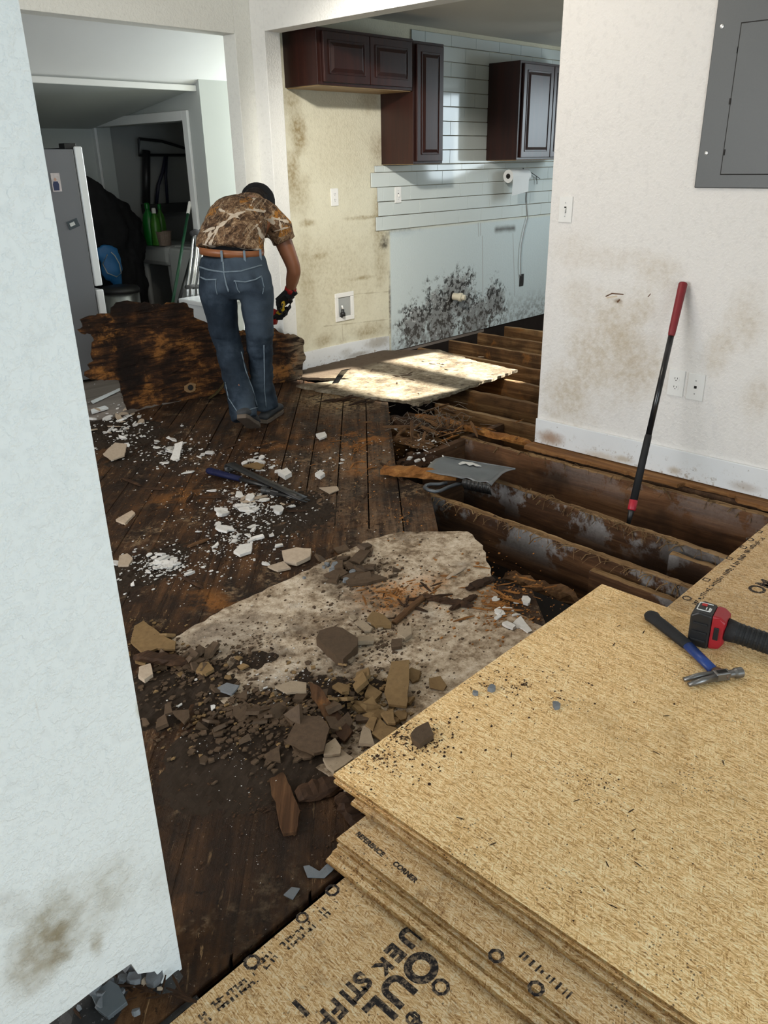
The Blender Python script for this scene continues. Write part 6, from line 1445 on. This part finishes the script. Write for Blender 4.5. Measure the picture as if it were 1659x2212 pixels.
# thick pieces of wood
def timber(name, a, b, w, h, mat, label, cat='wood piece', nz=.006, taper=.5):
    a, b = Vector(a), Vector(b); d_ = (b-a).normalized(); s_ = d_.cross(Vector((0, 0, 1))).normalized(); u_ = s_.cross(d_); k = 10; bm = BM(); R = []
    for i in range(k+1):
        f = i/k; e = 1-(taper*(abs(2*f-1)**4)); p = a.lerp(b, f)
        R.append([bm.verts.new(p+s_*(q*w*.5*e+random.uniform(-nz, nz))+u_*(max(0, z*h*e+random.uniform(-nz, nz)*(z > 0)))) for q, z in ((-1, 0), (1, 0), (1.0, .55), (.75, 1), (-.2, 1.05), (-.9, .9))])
    for A, B in zip(R, R[1:]):
        for q in range(6): bm.faces.new((A[q], A[(q+1) % 6], B[(q+1) % 6], B[q]))
    bm.faces.new(R[0][::-1]); bm.faces.new(R[-1]); return tag(fin(bm, name, mat, loc=a.lerp(b, .5)), label, cat)
timber('splintered_board', onz(826, 1020, .012), onz(988, 1034, .02), .085, .034, M_orange, 'orange splintered board end lying under the left corner of the dustpan', 'board', .007, .3)
timber('wood_stick', onz(851, 1348, .010), onz(922, 1285, .012), .022, .010, M_splint, 'long flat brown stick lying across the underlay', 'stick', .001, .1)
timber('wood_stick', onz(905, 1290, .010), onz(1022, 1312, .012), .025, .014, M_rot, 'dark splintered stick right of the long flat one', 'stick', .004)
timber('wood_stick', onz(972, 1318, .010), onz(1030, 1288, .014), .022, .012, M_rot, 'short dark stick crossing the splintered one', 'stick', .003)
timber('wood_stick', onz(1010, 1275, .012), onz(1066, 1250, .010), .040, .012, M_rot, 'broad dark wood chip at the right rim of the underlay', 'wood piece', .003)
timber('wood_stick', onz(965, 1250, .010), onz(1005, 1225, .010), .018, .005, M_flake, 'thin pale stick on the far half of the underlay', 'stick', .001)
shard('wood_plank_piece', [(668, 1480), (690, 1488), (716, 1520), (762, 1572), (744, 1592), (722, 1572), (706, 1556), (690, 1530), (672, 1505)], .026, .010, M_brk, 'torn brown plank piece slanting into the tile heap', 'board', .12, .004)
timber('wood_plank_piece', onz(292, 1420, .02), onz(408, 1437, .02), .040, .020, M_rot, 'dark wood piece below the yellow plaster sheet', 'board', .004)
shard('wood_plank_piece', [(578, 1662), (606, 1652), (622, 1690), (648, 1752), (640, 1796), (612, 1800), (600, 1760), (586, 1712)], .001, .010, M_brk, 'brown broken plank piece on the dark floor left of the stack corner', 'board', 0, .004)
timber('wood_plank_piece', onz(640, 1722, .004), onz(745, 1690, .004), .060, .014, M_rot, 'dark plank piece just beneath the stack corner', 'board', .003)
timber('wood_plank_piece', onz(735, 1720, .002), onz(790, 1790, .002), .050, .02, M_rot, 'dark broken end jutting from under the lower boards', 'board', .006)
timber('wood_stick', onz(380, 1240, .002), onz(440, 1272, .004), .012, .006, M_rot, 'thin dark stick on the planks below the plaster band', 'stick', .001)
timber('wood_stick', onz(262, 1033, .002), onz(305, 1050, .004), .016, .008, M_rot, 'thin dark stick by the partition above the long flake', 'stick', .001)
timber('wood_stick', onz(405, 1183, .002), onz(452, 1165, .004), .018, .008, M_splint, 'brown stick on the planks left of the white lump', 'stick', .001)
shard('metal_flake', [(655, 1870), (668, 1868), (690, 1880), (735, 1843), (744, 1853), (700, 1893), (664, 1892)], .002, .004, M_stone, 'curled grey flake strip on the dark floor beside the lower boards', 'flake', .1)
shard('metal_flake', [(612, 1932), (630, 1915), (648, 1918), (632, 1942)], .002, .004, M_stone, 'whitish scrape of flake further down beside the floor sheet', 'flake')
o = shard('tile_piece', [(887, 1584), (897, 1572), (925, 1558), (937, 1586), (907, 1607), (893, 1598)], STACK_Z, .016, M_tileb, 'broken tile corner sitting on the top strand board')
on_stack('rotten_splinter', 22, (900, 1590, 55, 30), (.004, .013), 'dark crumb around the broken tile corner on the top board', SP, 'crumbs round the tile corner')
# broken boards in the pit and rubble at the plank ends
for x0, y0, x1, y1, z, w, lab in ((1090, 1245, 1250, 1300, -.09, .07, 'splintered board down in the pit below the underlay rim'), (1160, 1300, 1290, 1330, -.12, .06, 'broken dark board lowest in the pit beside the stack corner'), (1185, 1330, 1270, 1345, -.10, .05, 'short broken board in the pit touching the stack edge'), (1130, 1262, 1240, 1325, -.15, .08, 'rotten board underneath the others in the pit')):
    timber('broken_board', onz(x0, y0, z), onz(x1, y1, z-.02), w, .022, M_splint if z > -.11 else M_rot, lab, 'board', .012)
for i, (x0, y0, x1, y1, z, w, mt, lab) in enumerate(((840, 905, 930, 930, -.03, .12, M_rot, 'dark rotten board nearest the plank ends'), (848, 950, 935, 968, -.05, .10, M_splint, 'brown board in the heap just above the dustpan'), (880, 985, 950, 1000, -.04, .07, M_rot, 'dark stub between the plank ends and the dustpan'), (900, 900, 1010, 925, -.03, .07, M_orange, 'orange-brown strip under the plywood corner'),
                                               (930, 940, 1000, 925, -.03, .08, M_rot, 'crumbled board before the cross block'), (1000, 925, 1150, 965, -.03, .06, M_orange, 'long orange splintered strip leading to the wall corner'), (860, 1000, 915, 1012, -.06, .09, M_rot, 'dark board end hidden by the orange one'))):
    timber('broken_board', onz(x0, y0, z), onz(x1, y1, z), w, .026, mt, lab, 'board', .010)
zr = lambda x, y: -.008
scatter('wood_splinter', 34, (935, 925, 100, 38), (.03, .09), 'brown splinter heaped on the broken boards below the plywood corner', SP, 'splinters below the plywood corner', zr, .9, lift=.0)
scatter('orange_splinter', 18, (1000, 925, 120, 30), (.02, .06), 'orange splinter heaped toward the wall corner', SP, 'orange splinters toward the wall', zr, .8)
bm = BM()
for q in range(90):                      # tangled grey root fibres
    p = onz(random.gauss(930, 42), random.gauss(915, 22), 0.0); a = random.uniform(0, 6.28); ln = random.uniform(.04, .13); d_ = Vector((math.cos(a), math.sin(a), 0)); k_ = Vector((-d_.y, d_.x, 0))*random.uniform(-.4, .4)*ln
    tube(bm, [p, p+d_*ln*.5+k_+Vector((0, 0, random.uniform(.005, .035))), p+d_*ln+Vector((0, 0, random.uniform(-.02, .02)))], .0014, 4)
tag(fin(bm, 'fibre_tangle', plain('grey_root_fibre', (.17, .14, .11), .9, var=.5), loc=onz(930, 915)), 'tangle of grey fibres over the broken boards at the plank ends', 'fibres', kind='stuff')
M_frayed = wood('frayed_fibre', (.05, .026, .011), (.17, .10, .045), (.36, .24, .12), 'o')
def fibres(J, x0, x1, ya, yb, n, lab):
    bm = BM()
    for q in range(n):
        f = random.random(); p = Vector((x0+(x1-x0)*f+random.uniform(-.002, .03), ya+(yb-ya)*f, -.024)); d_ = Vector((random.uniform(-.03, .01), random.uniform(-.05, .05), random.uniform(-.035, .012)))
        tube(bm, [p, p+d_*.6+Vector((-.006, 0, .004)), p+d_+Vector((-.012, 0, -.012))], random.choice((.0009, .0014, .0025)), 4)
    tag(fin(bm, 'wood_fibres', M_frayed, loc=((x0+x1)/2, (ya+yb)/2, -.03)), lab, 'fibres', kind='stuff')
fibres(0, 2.635, 2.562, 2.25, .95, 110, 'frayed wood fibres along the top of the near joist')
fibres(1, 2.98, 2.872, 2.0, 1.0, 130, 'frayed wood fibres along the top of the middle joist')
fibres(2, 3.395, 3.405, 2.6, 1.0, 80, 'frayed wood fibres along the joist under the white wall')
# uncountable crumbs
def crumbs(name, mat, spots, label, cat, z=None, flat=.5):
    bm = BM(); first = None
    for (x0, y0, rx_, ry_, n, s0, s1) in spots:
        for q in range(n):
            a = random.uniform(0, 2*PI); r_ = min(1.9, abs(random.gauss(0, .78))); p = onz(x0+math.cos(a)*r_*rx_, y0+math.sin(a)*r_*ry_, z or 0); s = s0+(s1-s0)*random.random()**2
            if z and (p.y > p_top.y-.004 or p.x < p_top.x+.004): continue
            zz = (z if z else surf_z(p.x, p.y)); first = first or p; a = random.uniform(0, 6.28); k = random.choice((3, 4, 4, 5)); st_ = random.uniform(.4, 1)
            pl = [Vector((p.x+math.cos(a+2*PI*i/k)*s*random.uniform(.7, 1), p.y+math.sin(a+2*PI*i/k)*s*st_*random.uniform(.7, 1), zz)) for i in range(k)]
            top_ = [v+Vector((0, 0, s*flat*random.uniform(.5, 1))) for v in pl]; A = [bm.verts.new(v) for v in pl]; B = [bm.verts.new(v) for v in top_]
            bm.faces.new(B)
            for i in range(k): bm.faces.new((A[i], A[(i+1) % k], B[(i+1) % k], B[i]))
    return tag(fin(bm, name, mat, loc=(first.x, first.y, z or 0)), label, cat, kind='stuff')
crumbs('plaster_crumbs', M_chip, [(270, 930, 65, 62, 260, .002, .012), (380, 975, 80, 40, 260, .002, .009), (545, 1090, 100, 65, 520, .002, .009), (560, 1000, 80, 30, 160, .002, .008), (350, 1225, 105, 34, 420, .002, .009), (510, 1165, 130, 55, 420, .0015, .007), (500, 1080, 260, 160, 420, .0012, .005), (720, 1000, 120, 120, 120, .001, .005), (640, 1480, 280, 120, 300, .001, .005), (500, 1650, 180, 120, 90, .001, .0025), (560, 1850, 170, 150, 40, .0006, .0016), (905, 960, 70, 50, 90, .002, .008)], 'fine white plaster crumbs sprinkled over the planks and heaps', 'crumbs')
crumbs('tile_crumbs', M_tileb, [(600, 1560, 240, 85, 1100, .003, .015), (420, 1445, 120, 55, 500, .003, .012), (800, 1240, 130, 60, 420, .002, .012), (830, 1400, 150, 90, 420, .0015, .008), (560, 1390, 150, 60, 260, .0015, .006)], 'grey-brown tile crumbs over the dirt and the underlay', 'crumbs')
crumbs('tan_crumbs', M_tilet, [(600, 1540, 240, 85, 420, .002, .011), (810, 1530, 90, 80, 260, .003, .012), (330, 1380, 60, 40, 120, .003, .01)], 'tan tile crumbs among the tile pieces', 'crumbs')
crumbs('wood_crumbs', M_orange, [(1080, 1310, 100, 80, 520, .002, .009), (860, 1290, 90, 45, 260, .0015, .006), (770, 970, 110, 75, 360, .0015, .007), (870, 1120, 60, 60, 140, .0015, .006), (400, 1070, 130, 80, 160, .0012, .005)], 'orange rotten wood crumbs over planks and underlay', 'crumbs')
crumbs('dark_crumbs', M_rot, [(540, 1080, 280, 170, 900, .0015, .008), (560, 1750, 210, 160, 420, .001, .005), (800, 1350, 260, 130, 520, .001, .006), (700, 930, 160, 60, 300, .0015, .007), (880, 810, 170, 38, 160, .002, .009)], 'dark wood crumbs scattered over the floor', 'crumbs')
crumbs('stack_crumbs', M_rot, [(1130, 1480, 190, 70, 260, .001, .0042), (900, 1600, 110, 50, 360, .001, .005), (820, 1640, 90, 40, 190, .001, .004), (1300, 1700, 360, 360, 230, .0008, .0028)], 'fine dark crumbs on the top strand board', 'crumbs', z=STACK_Z+.0002)
# debris in the broken foot of the near partition
bm = BM(); n = 30; V = []
for i in range(n+1):
    V.append([bm.verts.new((-.45+.93*i/n, .955+.30*j/8, -.018+(.055*math.sin(PI*j/8)+.03*mnoise.noise((i*.45, j*.5, 4)))*(.5+.5*mnoise.noise((i*.2, 1, 1)))+.004)) for j in range(9)])
for i in range(n):
    for j in range(8): bm.faces.new((V[i][j], V[i+1][j], V[i+1][j+1], V[i][j+1]))
tag(fin(bm, 'black_rubble', plastered('black_wet_rubble', (.008, .008, .008), (.045, .043, .042), .45, (.30, .29, .28), .62), loc=(.1, 1.05, 0)), 'black wet rubble spilling from the broken foot of the near partition', 'rubble', kind='stuff')
shard('grey_film', [(198, 2148), (240, 2118), (258, 2128), (275, 2160), (232, 2190), (210, 2175)], .022, .012, plain('wet_grey_film', (.10, .115, .125), .25, var=.4, sc=14), 'shiny grey scrap in the black rubble at the partition foot', 'scrap', .2)

zrub = lambda x, y: .012+.03*abs(mnoise.noise((x*11, y*11, 3)))
scatter('mortar_lump', 16, (235, 2150, 110, 50), (.006, .020), 'grey lump in the black rubble at the broken foot of the near partition', 'mortar lump', 'lumps at the partition foot', zrub, .5)
scatter('rotten_splinter', 14, (280, 2150, 110, 45), (.012, .035), 'black splinter in the rubble at the broken foot of the near partition', SP, 'splinters at the partition foot', zrub, .5)
scatter('plaster_flake', 6, (330, 2130, 60, 40), (.006, .016), 'pale crumb of board in the rubble at the broken foot of the near partition', 'flake', 'crumbs at the partition foot', zrub, .5)
